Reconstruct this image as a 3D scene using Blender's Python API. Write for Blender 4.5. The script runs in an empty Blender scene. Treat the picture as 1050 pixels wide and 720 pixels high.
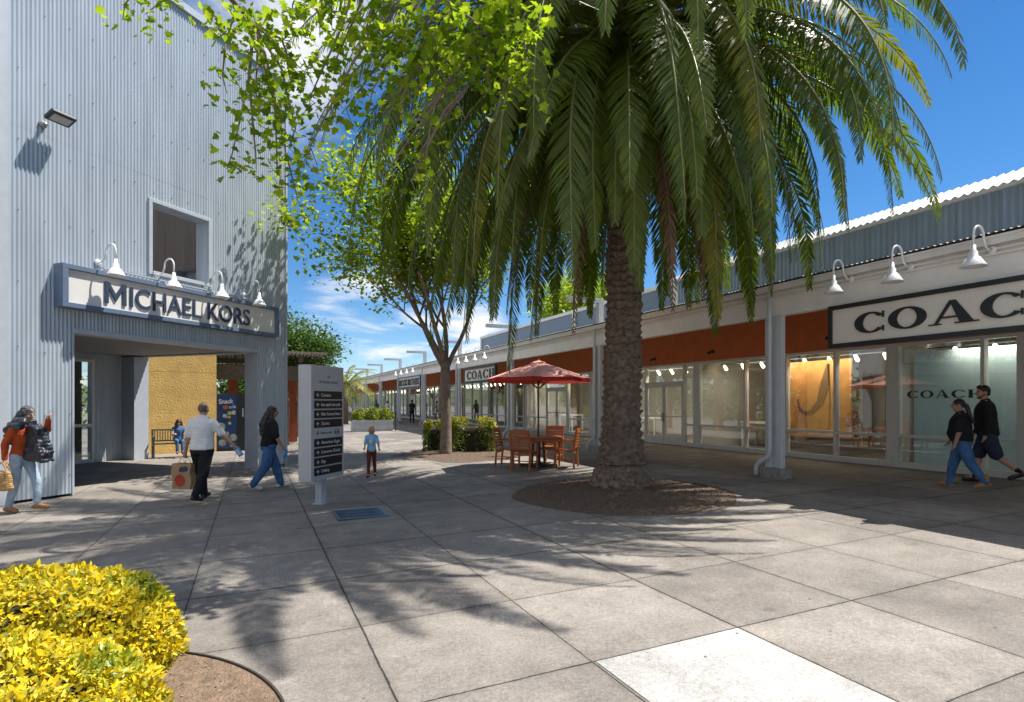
import bpy, math, random
import numpy as np
from mathutils import Vector, Matrix, noise
R = math.radians
PI = math.pi
random.seed(7)
rng = np.random.default_rng(11)
scene = bpy.context.scene
COL = scene.collection

# ---------------------------------------------------------------- camera
HC = 1.70
YAW = math.atan(266/590)
SY, CY = math.sin(YAW), math.cos(YAW)
TILT = .017
def gz(x):                       # the plaza rises gently towards the shops
    return TILT*min(max(x, 0), 16)
def at(u, v, d):                 # point at depth d along a view direction (layout helper)
    r = (u-525)/590
    return Vector(((SY+r*CY)*d, (CY-r*SY)*d, HC+(413-v)/590*d))
def ground_at(u, d):
    r = (u-525)/590
    x, y = (SY+r*CY)*d, (CY-r*SY)*d
    return Vector((x, y, gz(x)))
RIGHT = Vector((CY, -SY, 0)); FWD = Vector((SY, CY, 0))

# ---------------------------------------------------------------- materials
MATS = {}
def nodes(name):
    m = bpy.data.materials.new(name); m.use_nodes = True
    nt = m.node_tree
    return m, nt, nt.nodes['Principled BSDF'], nt.nodes['Material Output']
def N(nt, typ, **kw):
    n = nt.nodes.new(typ)
    for k, v in kw.items():
        if k in n.inputs.keys(): n.inputs[k].default_value = v
        else: setattr(n, k, v)
    return n
def mat(name, col, rough=.6, metal=0., var=.12, scale=6., bump=0., bscale=60., spec=.5, stretch=None, dist=.01):
    if name in MATS: return MATS[name]
    m, nt, p, out = nodes(name)
    p.inputs['Roughness'].default_value = rough
    p.inputs['Metallic'].default_value = metal
    p.inputs['Specular IOR Level'].default_value = spec
    tc = N(nt, 'ShaderNodeTexCoord'); src = tc.outputs['Object']
    if stretch:
        mp = N(nt, 'ShaderNodeMapping'); mp.inputs['Scale'].default_value = stretch
        nt.links.new(src, mp.inputs[0]); src = mp.outputs[0]
    nz = N(nt, 'ShaderNodeTexNoise', Scale=scale, Detail=6., Roughness=.6)
    nt.links.new(src, nz.inputs['Vector'])
    rp = N(nt, 'ShaderNodeValToRGB')
    rp.color_ramp.elements[0].position = .3; rp.color_ramp.elements[1].position = .7
    lo = [c*(1-var) for c in col]; hi = [min(1, c*(1+var)) for c in col]
    rp.color_ramp.elements[0].color = (*lo, 1); rp.color_ramp.elements[1].color = (*hi, 1)
    nt.links.new(nz.outputs['Fac'], rp.inputs[0]); nt.links.new(rp.outputs[0], p.inputs['Base Color'])
    if bump:
        n2 = N(nt, 'ShaderNodeTexNoise', Scale=bscale, Detail=5.)
        nt.links.new(src, n2.inputs['Vector'])
        b = N(nt, 'ShaderNodeBump', Strength=bump, Distance=dist)
        nt.links.new(n2.outputs['Fac'], b.inputs['Height']); nt.links.new(b.outputs[0], p.inputs['Normal'])
    MATS[name] = m
    return m
def leaf_mat(name, cols, transl=.35, rough=.45, tgain=1.4, spec=.5):
    m, nt, p, out = nodes(name)
    g = N(nt, 'ShaderNodeNewGeometry'); rp = N(nt, 'ShaderNodeValToRGB')
    els = rp.color_ramp.elements
    while len(els) < len(cols): els.new(.5)
    for i, c in enumerate(cols):
        els[i].position = i/(len(cols)-1); els[i].color = (*c, 1)
    nt.links.new(g.outputs['Random Per Island'], rp.inputs[0])
    p.inputs['Roughness'].default_value = rough; p.inputs['Specular IOR Level'].default_value = spec
    nt.links.new(rp.outputs[0], p.inputs['Base Color'])
    t = N(nt, 'ShaderNodeBsdfTranslucent')
    mu = N(nt, 'ShaderNodeMixRGB', blend_type='MULTIPLY'); mu.inputs[0].default_value = 1
    mu.inputs[2].default_value = (tgain, tgain*1.05, tgain*.5, 1)
    nt.links.new(rp.outputs[0], mu.inputs[1]); nt.links.new(mu.outputs[0], t.inputs[0])
    mx = N(nt, 'ShaderNodeMixShader'); mx.inputs[0].default_value = transl
    nt.links.new(p.outputs[0], mx.inputs[1]); nt.links.new(t.outputs[0], mx.inputs[2])
    nt.links.new(mx.outputs[0], out.inputs['Surface'])
    MATS[name] = m
    return m
def glass_mat(name, tint=(.86, .9, .9), gain=1.5, base=.03):
    m, nt, p, out = nodes(name); nt.nodes.remove(p)
    tr = N(nt, 'ShaderNodeBsdfTransparent'); tr.inputs[0].default_value = (*tint, 1)
    gl = N(nt, 'ShaderNodeBsdfGlossy'); gl.inputs['Roughness'].default_value = .004
    gl.inputs[0].default_value = (.92, .97, 1, 1)
    fr = N(nt, 'ShaderNodeFresnel', IOR=1.5)
    ma = N(nt, 'ShaderNodeMath', operation='MULTIPLY_ADD', use_clamp=True)
    ma.inputs[1].default_value = gain; ma.inputs[2].default_value = base
    nt.links.new(fr.outputs[0], ma.inputs[0])
    ge = N(nt, 'ShaderNodeNewGeometry'); iv = N(nt, 'ShaderNodeMath', operation='SUBTRACT'); iv.inputs[0].default_value = 1
    nt.links.new(ge.outputs['Backfacing'], iv.inputs[1]); mm = N(nt, 'ShaderNodeMath', operation='MULTIPLY')
    nt.links.new(ma.outputs[0], mm.inputs[0]); nt.links.new(iv.outputs[0], mm.inputs[1])      # the inner face of the pane does not mirror
    mx = N(nt, 'ShaderNodeMixShader'); nt.links.new(mm.outputs[0], mx.inputs[0])
    nt.links.new(tr.outputs[0], mx.inputs[1]); nt.links.new(gl.outputs[0], mx.inputs[2])
    nt.links.new(mx.outputs[0], out.inputs['Surface'])
    MATS[name] = m
    return m
def emit_mat(name, col, s):
    m, nt, p, out = nodes(name)
    p.inputs['Base Color'].default_value = (*col, 1)
    p.inputs['Emission Color'].default_value = (*col, 1); p.inputs['Emission Strength'].default_value = s
    MATS[name] = m
    return m

# ---------------------------------------------------------------- mesh builder
class MB:
    def __init__(s): s.v = []; s.f = []; s.m = []; s.s = []; s.mx = None
    def pt(s, p):
        p = Vector(p)
        if s.mx is not None: p = s.mx @ p
        s.v.append(p); return len(s.v)-1
    def face(s, idx, mi=0, sm=False): s.f.append(tuple(idx)); s.m.append(mi); s.s.append(sm)
    def quad(s, a, b, c, d, mi=0): s.face([s.pt(a), s.pt(b), s.pt(c), s.pt(d)], mi)
    def box(s, x0, x1, y0, y1, z0, z1, mi=0):
        i = [s.pt(p) for p in ((x0,y0,z0),(x1,y0,z0),(x1,y1,z0),(x0,y1,z0),(x0,y0,z1),(x1,y0,z1),(x1,y1,z1),(x0,y1,z1))]
        for q in ((3,2,1,0),(4,5,6,7),(0,1,5,4),(1,2,6,5),(2,3,7,6),(3,0,4,7)): s.face([i[k] for k in q], mi)
    def bar(s, a, b, w, h, mi=0, up=(0,0,1)):
        a, b = Vector(a), Vector(b); d = (b-a).normalized(); up = Vector(up)
        sd = d.cross(up)
        if sd.length < 1e-4: sd = d.cross(Vector((1,0,0)))
        sd.normalize(); u = sd.cross(d)
        r = []
        for p in (a, b):
            r.append([s.pt(p+sd*x*w/2+u*y*h/2) for x, y in ((-1,-1),(1,-1),(1,1),(-1,1))])
        s.face(r[0][::-1], mi); s.face(r[1], mi)
        for k in range(4): s.face([r[0][k], r[0][(k+1)%4], r[1][(k+1)%4], r[1][k]], mi)
    def tube(s, pts, rad, n=10, mi=0, cap=True, sm=True, flat=1.):
        pts = [Vector(p) for p in pts]
        if not hasattr(rad, '__len__'): rad = [rad]*len(pts)
        t0 = (pts[1]-pts[0]).normalized()
        a = t0.cross(Vector((0,0,1)))
        if a.length < .05: a = t0.cross(Vector((1,0,0)))
        a.normalize(); rings = []
        for i, p in enumerate(pts):
            t = (pts[min(i+1, len(pts)-1)]-pts[max(i-1, 0)]).normalized()
            a = (a-t*a.dot(t)).normalized(); b = t.cross(a)
            rings.append([s.pt(p+(a*math.cos(2*PI*k/n)+b*math.sin(2*PI*k/n)*flat)*rad[i]) for k in range(n)])
        for i in range(len(rings)-1):
            for k in range(n):
                s.face([rings[i][k], rings[i][(k+1)%n], rings[i+1][(k+1)%n], rings[i+1][k]], mi, sm)
        if cap:
            s.face(rings[0][::-1], mi); s.face(rings[-1], mi)
        return rings
    def rcone(s, p0, r0, p1, r1, n=12, mi=0):
        p0, p1 = Vector(p0), Vector(p1); d = (p1-p0)
        if d.length < 1e-6: d = Vector((0,0,1e-4)); p1 = p0+d
        d = d.normalized(); P = []; Q = []
        for k in range(4):
            a = PI/2*(k/4)
            P.append(p0-d*r0*math.cos(a)); Q.append(max(r0*math.sin(a), r0*.04))
        P.append(p0); Q.append(r0); P.append(p1); Q.append(r1)
        for k in range(1, 5):
            a = PI/2*(k/4)
            P.append(p1+d*r1*math.sin(a)); Q.append(max(r1*math.cos(a), r1*.04))
        s.tube(P, Q, n, mi)
    def ell(s, c, r, rot=None, nu=14, nv=9, mi=0):
        c = Vector(c); rows = []
        if not hasattr(r, '__len__'): r = (r, r, r)
        for j in range(nv+1):
            th = PI*(j+.0)/nv; row = []
            for i in range(nu):
                ph = 2*PI*i/nu; st = max(math.sin(th), .02)
                p = Vector((r[0]*st*math.cos(ph), r[1]*st*math.sin(ph), r[2]*math.cos(th)))
                if rot is not None: p = rot @ p
                row.append(s.pt(c+p))
            rows.append(row)
        for j in range(nv):
            for i in range(nu):
                s.face([rows[j][i], rows[j+1][i], rows[j+1][(i+1)%nu], rows[j][(i+1)%nu]], mi, True)
        s.face(rows[0], mi); s.face(rows[-1][::-1], mi)
    def lathe(s, prof, c=(0,0,0), n=20, mi=0, sm=True, cap=True):
        c = Vector(c); rings = []
        for r, z in prof: rings.append([s.pt(c+Vector((r*math.cos(2*PI*k/n), r*math.sin(2*PI*k/n), z))) for k in range(n)])
        for i in range(len(rings)-1):
            for k in range(n): s.face([rings[i][k], rings[i][(k+1)%n], rings[i+1][(k+1)%n], rings[i+1][k]], mi, sm)
        if cap: s.face(rings[0][::-1], mi); s.face(rings[-1], mi)
    def prism(s, poly, o, ax, ay, az, d, mi=0):   # 2D polygon extruded by d along az
        o, ax, ay, az = map(Vector, (o, ax, ay, az))
        a = [s.pt(o+ax*x+ay*y) for x, y in poly]; b = [s.pt(o+ax*x+ay*y+az*d) for x, y in poly]
        s.face(a[::-1], mi); s.face(b, mi); n = len(poly)
        for k in range(n): s.face([a[k], a[(k+1)%n], b[(k+1)%n], b[k]], mi)
    def build(s, name, mats, parent=None, local=False, bevel=0., recalc=True):
        off = Vector((0,0,0))
        if parent is not None and not local:
            r = parent
            while r.parent: r = r.parent
            off = r.location
        me = bpy.data.meshes.new(name)
        me.from_pydata([tuple(p-off) for p in s.v], [], s.f)
        if not isinstance(mats, (list, tuple)): mats = [mats]
        for m in mats: me.materials.append(m)
        me.polygons.foreach_set('material_index', s.m); me.polygons.foreach_set('use_smooth', s.s)
        if recalc:
            import bmesh
            bm = bmesh.new(); bm.from_mesh(me); bmesh.ops.recalc_face_normals(bm, faces=bm.faces); bm.to_mesh(me); bm.free()
        me.update()
        o = bpy.data.objects.new(name, me); COL.objects.link(o)
        if parent is not None: o.parent = parent
        if bevel:
            b = o.modifiers.new('bevel', 'BEVEL'); b.width = bevel; b.segments = 2; b.limit_method = 'ANGLE'
        return o
def thing(name, label, cat, loc=(0,0,0), rz=0., group=None):
    o = bpy.data.objects.new(name, None); COL.objects.link(o)
    o.location = loc; o.rotation_euler = (0,0,rz); o.empty_display_size = .2
    tag(o, label, cat, group); return o
def tag(o, label, cat, group=None, kind=None):
    if label: o['label'] = label
    if cat: o['category'] = cat
    if group: o['group'] = group
    if kind: o['kind'] = kind
    return o
def struct(o, kind='structure'): o['kind'] = kind; return o
def copy_tree(o, parent=None):
    c = o.copy(); COL.objects.link(c)
    if parent is not None: c.parent = parent
    for ch in list(o.children): copy_tree(ch, c)
    return c
def put(o, loc, rz=None, label=None, group=None, scale=None):
    o.location = loc
    if rz is not None: o.rotation_euler.z = rz
    if label: o['label'] = label
    if group: o['group'] = group
    if scale: o.scale = (scale,)*3
    return o
PENDING = []
def remesh(mb, name, m, parent, voxel=.009, it=4, disp=0., dscale=6.):
    o = mb.build(name, m, parent, local=True, recalc=False)
    r = o.modifiers.new('r', 'REMESH'); r.mode = 'VOXEL'; r.voxel_size = voxel; r.use_smooth_shade = True
    sm = o.modifiers.new('s', 'SMOOTH'); sm.factor = .5; sm.iterations = it
    PENDING.append((o, disp, dscale)); return o
def flush():
    res = []
    for o, _, _ in PENDING:
        for m in o.modifiers: m.show_viewport = False
    for o, _, _ in PENDING:             # one at a time: evaluating all remeshes together is very slow
        for m in o.modifiers: m.show_viewport = True
        bpy.context.view_layer.update()
        dg = bpy.context.evaluated_depsgraph_get(); res.append(bpy.data.meshes.new_from_object(o.evaluated_get(dg)))
        for m in o.modifiers: m.show_viewport = False
    for (o, disp, ds), me in zip(PENDING, res):
        o.modifiers.clear(); o.data = me
        if disp:
            n = len(me.vertices); P = np.empty(n*3); Nn = np.empty(n*3)
            me.vertices.foreach_get('co', P); me.vertices.foreach_get('normal', Nn); P = P.reshape(-1, 3); Nn = Nn.reshape(-1, 3)
            k = np.array([noise.noise(Vector(p)*ds)+.5*noise.noise(Vector(p)*ds*2.3) for p in P])
            me.vertices.foreach_set('co', (P+Nn*(disp*k)[:, None]).ravel())
        me.polygons.foreach_set('use_smooth', [True]*len(me.polygons)); me.update()
    PENDING.clear()
def leaves(name, mats, tv, tf, pos, rot, scl, parent=None, local=False, sm=False):
    """many copies of one small leaf template in ONE mesh"""
    tv = np.array(tv, float); n = len(pos); k = len(tv)
    V = np.einsum('nij,kj->nki', rot, tv)*np.asarray(scl).reshape(n, 1, -1)+np.asarray(pos).reshape(n, 1, 3)
    if parent is not None and not local:
        r = parent
        while r.parent: r = r.parent
        V = V-np.array(r.location)
    V = V.reshape(-1, 3)
    fl = [len(f) for f in tf]; li = np.concatenate([np.array(f) for f in tf])
    L = (np.arange(n)[:, None]*k+li[None, :]).ravel()
    tot = np.tile(fl, n); st = np.concatenate([[0], np.cumsum(tot)[:-1]])
    me = bpy.data.meshes.new(name)
    me.vertices.add(len(V)); me.vertices.foreach_set('co', V.ravel())
    me.loops.add(len(L)); me.loops.foreach_set('vertex_index', L.astype(np.int32))
    me.polygons.add(len(tot)); me.polygons.foreach_set('loop_start', st.astype(np.int32)); me.polygons.foreach_set('loop_total', tot.astype(np.int32))
    if not isinstance(mats, (list, tuple)): mats = [mats]
    for m in mats: me.materials.append(m)
    if sm: me.polygons.foreach_set('use_smooth', [True]*len(tot))
    me.update(calc_edges=True); me.validate()
    o = bpy.data.objects.new(name, me); COL.objects.link(o)
    if parent is not None: o.parent = parent
    return o
def rand_rot(n, up=.5, dirs=None):
    """random leaf frames: columns x(side), y(leaf axis), z(normal); 'up' biases the normal upward"""
    z = rng.normal(size=(n, 3)); z[:, 2] = np.abs(z[:, 2])+up*2
    z /= np.linalg.norm(z, axis=1)[:, None]
    y = rng.normal(size=(n, 3)) if dirs is None else dirs
    y = y-z*np.sum(y*z, 1)[:, None]; y /= np.linalg.norm(y, axis=1)[:, None]+1e-9
    x = np.cross(y, z)
    return np.stack([x, y, z], axis=2)
# leaf templates
L_OVAL_V = [(0,0,0),(.22,.35,.05),(.0,.4,-.02),(-.22,.35,.05),(.16,.75,.04),(-.16,.75,.04),(0,1,-.03)]
L_OVAL_F = [(0,1,2),(0,2,3),(1,4,2),(2,5,3),(4,6,5,2)]
L_MAPLE_V = [(0,0,0),(.45,.02,.06),(.33,.24,.05),(.62,.45,.1),(.3,.55,.05),(.24,.8,.03),(0,1.05,-.03),(-.24,.8,.03),(-.3,.55,.05),(-.62,.45,.1),(-.33,.24,.05),(-.45,.02,.06),(0,.45,-.03)]
L_MAPLE_F = [(0,1,2,12),(2,3,4,12),(4,5,6,12),(6,7,8,12),(8,9,10,12),(10,11,0,12)]
L_DIA_V = [(0,0,0),(.32,.5,.06),(0,1,0),(-.32,.5,.06)]
L_DIA_F = [(0,1,2,3)]

# text -> mesh data, origin at left of baseline, cap height ~ size*.73 on builtin font
def text_obj(name, body, size, m, parent, origin, ax, ay, az, depth=.02, xs=1., bold=0., width=None, align='LEFT'):
    cu = bpy.data.curves.new('txt', 'FONT'); cu.body = body; cu.size = size; cu.extrude = depth/2; cu.offset = bold
    cu.align_x = 'LEFT'; cu.resolution_u = 4
    t = bpy.data.objects.new('txt', cu); COL.objects.link(t)
    dg = bpy.context.evaluated_depsgraph_get()
    me = bpy.data.meshes.new_from_object(t.evaluated_get(dg)); me.name = name
    bpy.data.objects.remove(t)
    xs_ = [v.co.x for v in me.vertices]; w = max(xs_)-min(xs_); x0 = min(xs_)
    if width: xs = width/w
    sh = 0
    if align == 'CENTER': sh = -w*xs/2
    o, ax, ay, az = map(Vector, (origin, ax, ay, az))
    for v in me.vertices:
        c = v.co.copy(); v.co = o+ax*((c.x-x0)*xs+sh)+ay*c.y+az*(c.z+depth/2)
    me.materials.clear(); me.materials.append(m)
    ob = bpy.data.objects.new(name, me); COL.objects.link(ob)
    if parent is not None: ob.parent = parent
    return ob
def corr(mb, P, x0, x1, z0, z1, pitch=.068, amp=.009, seg=6, mi=0, phase=0., prof=None, rows=1):
    """corrugated sheet; P(x, out, z) -> point"""
    n = max(2, int(round((x1-x0)/pitch*seg))); rw = []
    for j in range(rows+1):
        z = z0+(z1-z0)*j/rows; row = []
        for i in range(n+1):
            x = x0+(x1-x0)*i/n
            ph = ((x/pitch)+phase) % 1.
            if prof == 'rib':
                o = amp*(1 if ph < .32 else (1-(ph-.32)/.12 if ph < .44 else (-0. if ph < .88 else (ph-.88)/.12)))*2-amp
            else: o = amp*math.cos(2*PI*ph)
            row.append(mb.pt(P(x, o, z)))
        rw.append(row)
    for j in range(rows):
        for i in range(n): mb.face([rw[j][i], rw[j][i+1], rw[j+1][i+1], rw[j+1][i]], mi, prof is None)
# ================================================================ PEOPLE
SKIN = mat('skin', (.46,.27,.19), .5, var=.08, scale=20)
SKIN_T = mat('skin_tan', (.36,.2,.13), .5, var=.08, scale=20)
def cloth(name, col, var=.18): return mat(name, col, .85, var=var, scale=9, bump=.5, bscale=22, spec=.2, dist=.02)
BLACK = cloth('black_cloth', (.018,.018,.02)); WHITE_T = cloth('white_cotton', (.78,.78,.77), .05)
JEANS = cloth('denim', (.06,.14,.29), .3); LJEANS = cloth('light_denim', (.36,.46,.55), .2)
NAVY = cloth('navy_cloth', (.035,.045,.07)); SKYB = cloth('sky_blue_cotton', (.3,.52,.75), .2)
RUST = cloth('rust_knit', (.42,.075,.02)); MAROON = cloth('maroon_legging', (.16,.035,.025), .35); BLUE_TOP = cloth('blue_top', (.08,.17,.32), .25)
HAIR = mat('dark_hair', (.022,.016,.013), .45, var=.4, scale=18, stretch=(6,6,.6), bump=.6, bscale=14)
HAIRG = mat('grey_scarf', (.06,.063,.07), .7, var=.4, scale=8, bump=.5, bscale=16)
BLOND = mat('blond_hair', (.72,.5,.25), .5, var=.3, scale=16, bump=.5, bscale=30)
HAIRB = mat('brown_hair', (.075,.03,.015), .5, var=.4, scale=14, bump=.5, bscale=20)
STUB = mat('cropped_hair', (.16,.1,.075), .7, var=.2, scale=40)
EYE = mat('eye_dark', (.02,.015,.012), .2); LIP = mat('lips', (.4,.13,.11), .4)
SOLE = mat('sole_white', (.7,.7,.68), .6); TAN = mat('tan_suede', (.36,.19,.075), .8, var=.2, scale=20); SHOEB = mat('black_leather', (.02,.02,.022), .35)
def person(name, label, loc, rz, H, top, bottom, hair, skin=SKIN, legs=((20,5),(-20,25)), arms=None, lean=3, build=1., belly=0.,
           sleeve=.55, leg_len=1., shoe=SHOEB, hairstyle='short', head_turn=0., head_pitch=0., voxel=.009, seated=False, tmat=None, head_scale=1., hem=.9, leglen_loose=1., sock=None, nohead_hair=False):
    k = H/1.75; root = thing(name, label, 'person', loc, rz, 'people walking through the plaza')
    body = MB(); sh = MB(); tr = MB(); sho = MB(); J = {}
    hipz = .92
    # legs (sagittal): thigh angle a forward, knee bend b backward
    L = {}
    low = 9
    for s, (a, b) in zip((1, -1), legs):
        h = Vector((.085*s*build**.5, 0, hipz)); a_, b_ = R(a), R(a-b)
        kn = h+Vector((.01*s, math.sin(a_), -math.cos(a_)))*.43
        an = kn+Vector((0, math.sin(b_), -math.cos(b_)))*.41
        fp = min(0, b_*.55+R(4)) if b_ < 0 else R(8)*(b_ > R(8))      # foot pitch
        fd = Vector((.12*s, math.cos(fp), math.sin(fp))).normalized()
        toe = an+fd*.155-Vector((0,0,.045)); heel = an-fd*.05-Vector((0,0,.045))
        L[s] = (h, kn, an, toe, heel); low = min(low, toe.z-.035, heel.z-.035)
    dz = -low if not seated else -.02
    def up(v): return Vector((v.x, v.y, v.z+dz))
    ln = R(lean)
    def T(x, y, z):       # torso point leaning forward about the hips
        q = z-hipz
        return Vector((x, y+q*math.sin(ln), hipz+q*math.cos(ln)+dz))
    bw = build
    prof = [(.86,.155*bw,.115*bw,-.01),(.92,.165*bw,.12*bw,-.012),(.98,.16*bw,.115*bw+belly*.5,0),(1.05,.148*bw,.105*bw+belly,belly*.35),(1.12,.145*bw,.102*bw+belly,belly*.35),
            (1.2,.155*bw,.108*bw+belly*.6,.005),(1.28,.17*bw,.115*bw+belly*.2,.005),(1.35,.175*bw,.11*bw,0),(1.41,.165*bw**.6,.088*bw,-.01),(1.455,.11*bw**.5,.07,-.012)]
    def torso(mb, z0, z1, inf):
        zs = np.arange(z0, z1+.001, .028)
        pz = [p[0] for p in prof]
        for z in zs:
            w = np.interp(z, pz, [p[1] for p in prof])+inf; d = np.interp(z, pz, [p[2] for p in prof])+inf; y = np.interp(z, pz, [p[3] for p in prof])
            mb.ell(T(0, y, z), (w, d, .045), nu=18, nv=6)
    torso(body, .88, 1.455, 0)
    body.rcone(T(0,-.01,1.43), .064*bw**.4, T(0,.01,1.53), .056*bw**.4)
    for s in (1,-1):
        body.rcone(T(0,-.012,1.475), .05, T(.14*s*bw**.6,-.012,1.415), .046); sh.rcone(T(.045*s,-.012,1.452), .056, T(.145*s*bw**.6,-.012,1.402), .058)
    # head
    hc = T(0, .02, 1.622)
    hr = Matrix.Rotation(R(head_turn), 3, 'Z') @ Matrix.Rotation(R(head_pitch), 3, 'X') @ Matrix.Scale(head_scale, 3)
    def hd(x, y, z): return hc+hr @ Vector((x, y, z))
    body.ell(hd(0,-.008,.02), (.074,.094,.098), hr); body.ell(hd(0,.022,-.045), (.058,.068,.075), hr)
    body.ell(hd(0,.045,-.085), (.032,.035,.028), hr)
    body.rcone(hd(0,.085,.015), .012, hd(0,.108,-.022), .017)
    for s in (1,-1):
        body.ell(hd(.076*s,-.005,-.01), (.012,.024,.034), hr)
        body.ell(hd(.034*s,.072,-.03), (.022,.018,.018), hr)
    body.ell(hd(0,.088,-.055), (.026,.014,.012), hr)
    # legs
    for s in (1,-1):
        h, kn, an, toe, heel = (up(v) for v in L[s])
        body.rcone(h, .088*bw, kn, .056*bw**.6); body.rcone(kn, .055*bw**.6, an, .036)
        body.rcone(kn.lerp(an, .28)-Vector((0,.012,0)), .054, an, .034)
        body.rcone(an, .036, toe+Vector((0,0,.012)), .03); body.rcone(an, .036, heel+Vector((0,0,.008)), .032)
        tr.rcone(h, .098*bw, kn, (.068*leglen_loose)*bw**.6)
        if leg_len > .5: tr.rcone(kn, (.068*leglen_loose)*bw**.6, kn.lerp(an, leg_len*1.0), .054*leglen_loose)
        else: tr.rcone(h, .098*bw, h.lerp(kn, .92), .086*bw)
        so = MB(); so.rcone(heel+Vector((0,0,.008)), .038, toe+Vector((0,0,.005)), .038)
        so.rcone(an-Vector((0,0,.02)), .043, toe+Vector((0,0,.01)), .034)
        if sock == 'boot': so.rcone(an+Vector((0,0,.11)), .058, an, .05)
        J['shoe', s] = so
        if sock == 'sock':
            so2 = MB(); so2.rcone(an+(kn-an)*.3, .042, an, .041); J['sock', s] = so2
    torso(tr, .86, min(1.0, hem+.06), .006)
    # arms: (shoulder forward, outward, elbow bend, inward)
    arms = arms or ((12,5,15,2),(-12,5,15,2))
    for s, (a, o, b, inw) in zip((1,-1), arms):
        a_, o_ = R(a), R(o)
        shp = T(.175*s*bw**.7, -.01, 1.395)
        ud = Vector((s*math.sin(o_), math.sin(a_)*math.cos(o_), -math.cos(a_)*math.cos(o_)))
        el = shp+ud*.285
        a2 = R(a+b); o2 = R(o-inw)
        fd = Vector((s*math.sin(o2), math.sin(a2)*math.cos(o2), -math.cos(a2)*math.cos(o2)))
        wr = el+fd*.25
        body.rcone(T(.13*s*bw**.6,-.01,1.385), .058, shp, .05*bw**.5)
        body.rcone(shp, .05*bw**.5, el, .042*bw**.4); body.rcone(el, .041*bw**.4, wr, .027)
        # hand
        sd = fd.cross(Vector((0,1,0)) if abs(fd.y) < .8 else Vector((0,0,-1))).normalized()      # across the palm
        nr = sd.cross(fd).normalized()
        pc = wr+fd*.05; body.rcone(wr, .026, pc, .03); body.rcone(pc-sd*.018, .02, pc+sd*.018+fd*.02, .02)
        for q, (off, ln_) in enumerate(((-.03,.065),(-.01,.078),(.01,.074),(.03,.058))):
            b0 = wr+fd*.085+sd*off; m1 = b0+(fd*.8+nr*.35)*ln_*.55; m2 = m1+(fd*.4+nr*.75)*ln_*.5
            body.rcone(b0-fd*.02, .0095, m1, .0088, n=8); body.rcone(m1, .0088, m2, .008, n=8)
        tb = wr+fd*.03-sd*.026; body.rcone(tb, .012, tb+fd*.035-sd*.026+nr*.012, .0105, n=8); body.rcone(tb+fd*.035-sd*.026+nr*.012, .0105, tb+fd*.065-sd*.022+nr*.025, .009, n=8)
        J['hand', s] = root.matrix_basis @ ((wr+fd*.1)*k); J['elbow', s] = el*k; J['wrist', s] = wr*k
        sh.rcone(T(.12*s*bw**.6,-.01,1.375), .074, shp-Vector((0,0,.008)), .062*bw**.5)
        if sleeve <= 1: sh.rcone(shp-Vector((0,0,.008)), .062*bw**.5, shp.lerp(el, sleeve), .064*bw**.4)
        else:
            sh.rcone(shp, .07*bw**.5, el, .055*bw**.4); sh.rcone(el, .055*bw**.4, el.lerp(wr, sleeve-1), .042)
    torso(sh, hem, 1.44, .018); sh.rcone(T(0,-.014,1.43), .088*bw**.4, T(0,-.008,1.462), .07*bw**.4)
    S = Matrix.Scale(k, 4)
    def fin(mb, nm, m, vx=voxel, it=4, d=0., ds=6.):
        mb.v = [p*k for p in mb.v]; return remesh(mb, nm, m, root, vx*k if k < .8 else vx, it, d, ds)
    fin(body, 'body', skin, voxel, 3)
    fin(sh, 'shirt' if sleeve < .8 else 'sweater', top, max(voxel, .011), 4, .006, 9)
    fin(tr, 'trousers' if leg_len > .5 else 'shorts', bottom, max(voxel, .011), 4, .006, 10)
    for s in (1,-1):
        fin(J['shoe', s], 'boot' if sock == 'boot' else 'shoe', shoe, .009, 2)
        if sock == 'sock': fin(J['sock', s], 'sock', BLACK, .009, 2)
    # face details
    e = MB()
    for s in (1,-1):
        e = MB(); e.mx = None
        e.ell(hd(.031*s,.088,-.002)*k, (.0115*k,.006*k,.006*k), hr, nu=8, nv=6); e.build('eye', EYE, root, local=True)
        e = MB(); e.bar(hd(.014*s,.093,.018)*k, hd(.05*s,.08,.02)*k, .008*k, .007*k); e.build('eyebrow', hair if hairstyle != 'crop' else HAIRB, root, local=True)
    e = MB(); e.ell(hd(0,.1,-.057)*k, (.022*k,.006*k,.007*k), hr, nu=8, nv=6); e.build('mouth', LIP, root, local=True)
    # hair
    hm = MB()
    if hairstyle == 'short':
        hm.ell(hd(0,-.018,.042), (.085,.098,.088), hr); hm.ell(hd(0,.045,.095), (.06,.045,.03), hr); hm.ell(hd(0,-.06,-.01), (.068,.05,.07), hr)
    elif hairstyle == 'crop':
        hm.ell(hd(0,-.016,.012), (.0775,.094,.094), hr)
    elif hairstyle == 'long':
        hm.ell(hd(0,-.02,.035), (.088,.1,.095), hr); hm.ell(hd(0,-.07,-.05), (.085,.055,.12), hr)
        hm.rcone(hd(0,-.08,-.06), .085, T(0,-.14,1.36), .09); hm.rcone(T(-.04,-.14,1.36), .07, T(-.04,-.15,1.16), .045); hm.rcone(T(.04,-.14,1.36), .07, T(.05,-.15,1.14), .04)
        for s in (1,-1): hm.rcone(hd(.07*s,.0,.03), .03, hd(.085*s,-.03,-.14), .028)
    elif hairstyle == 'tail':
        hm.ell(hd(0,-.02,.035), (.084,.1,.092), hr); hm.rcone(hd(0,-.09,.03), .04, hd(0,-.14,-.05), .045); hm.rcone(hd(0,-.14,-.05), .045, T(0,-.19,1.3), .03)
    elif hairstyle == 'curly':
        hm.ell(hd(0,-.02,.04), (.095,.11,.1), hr); hm.ell(hd(0,-.06,-.06), (.11,.07,.12), hr)
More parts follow.
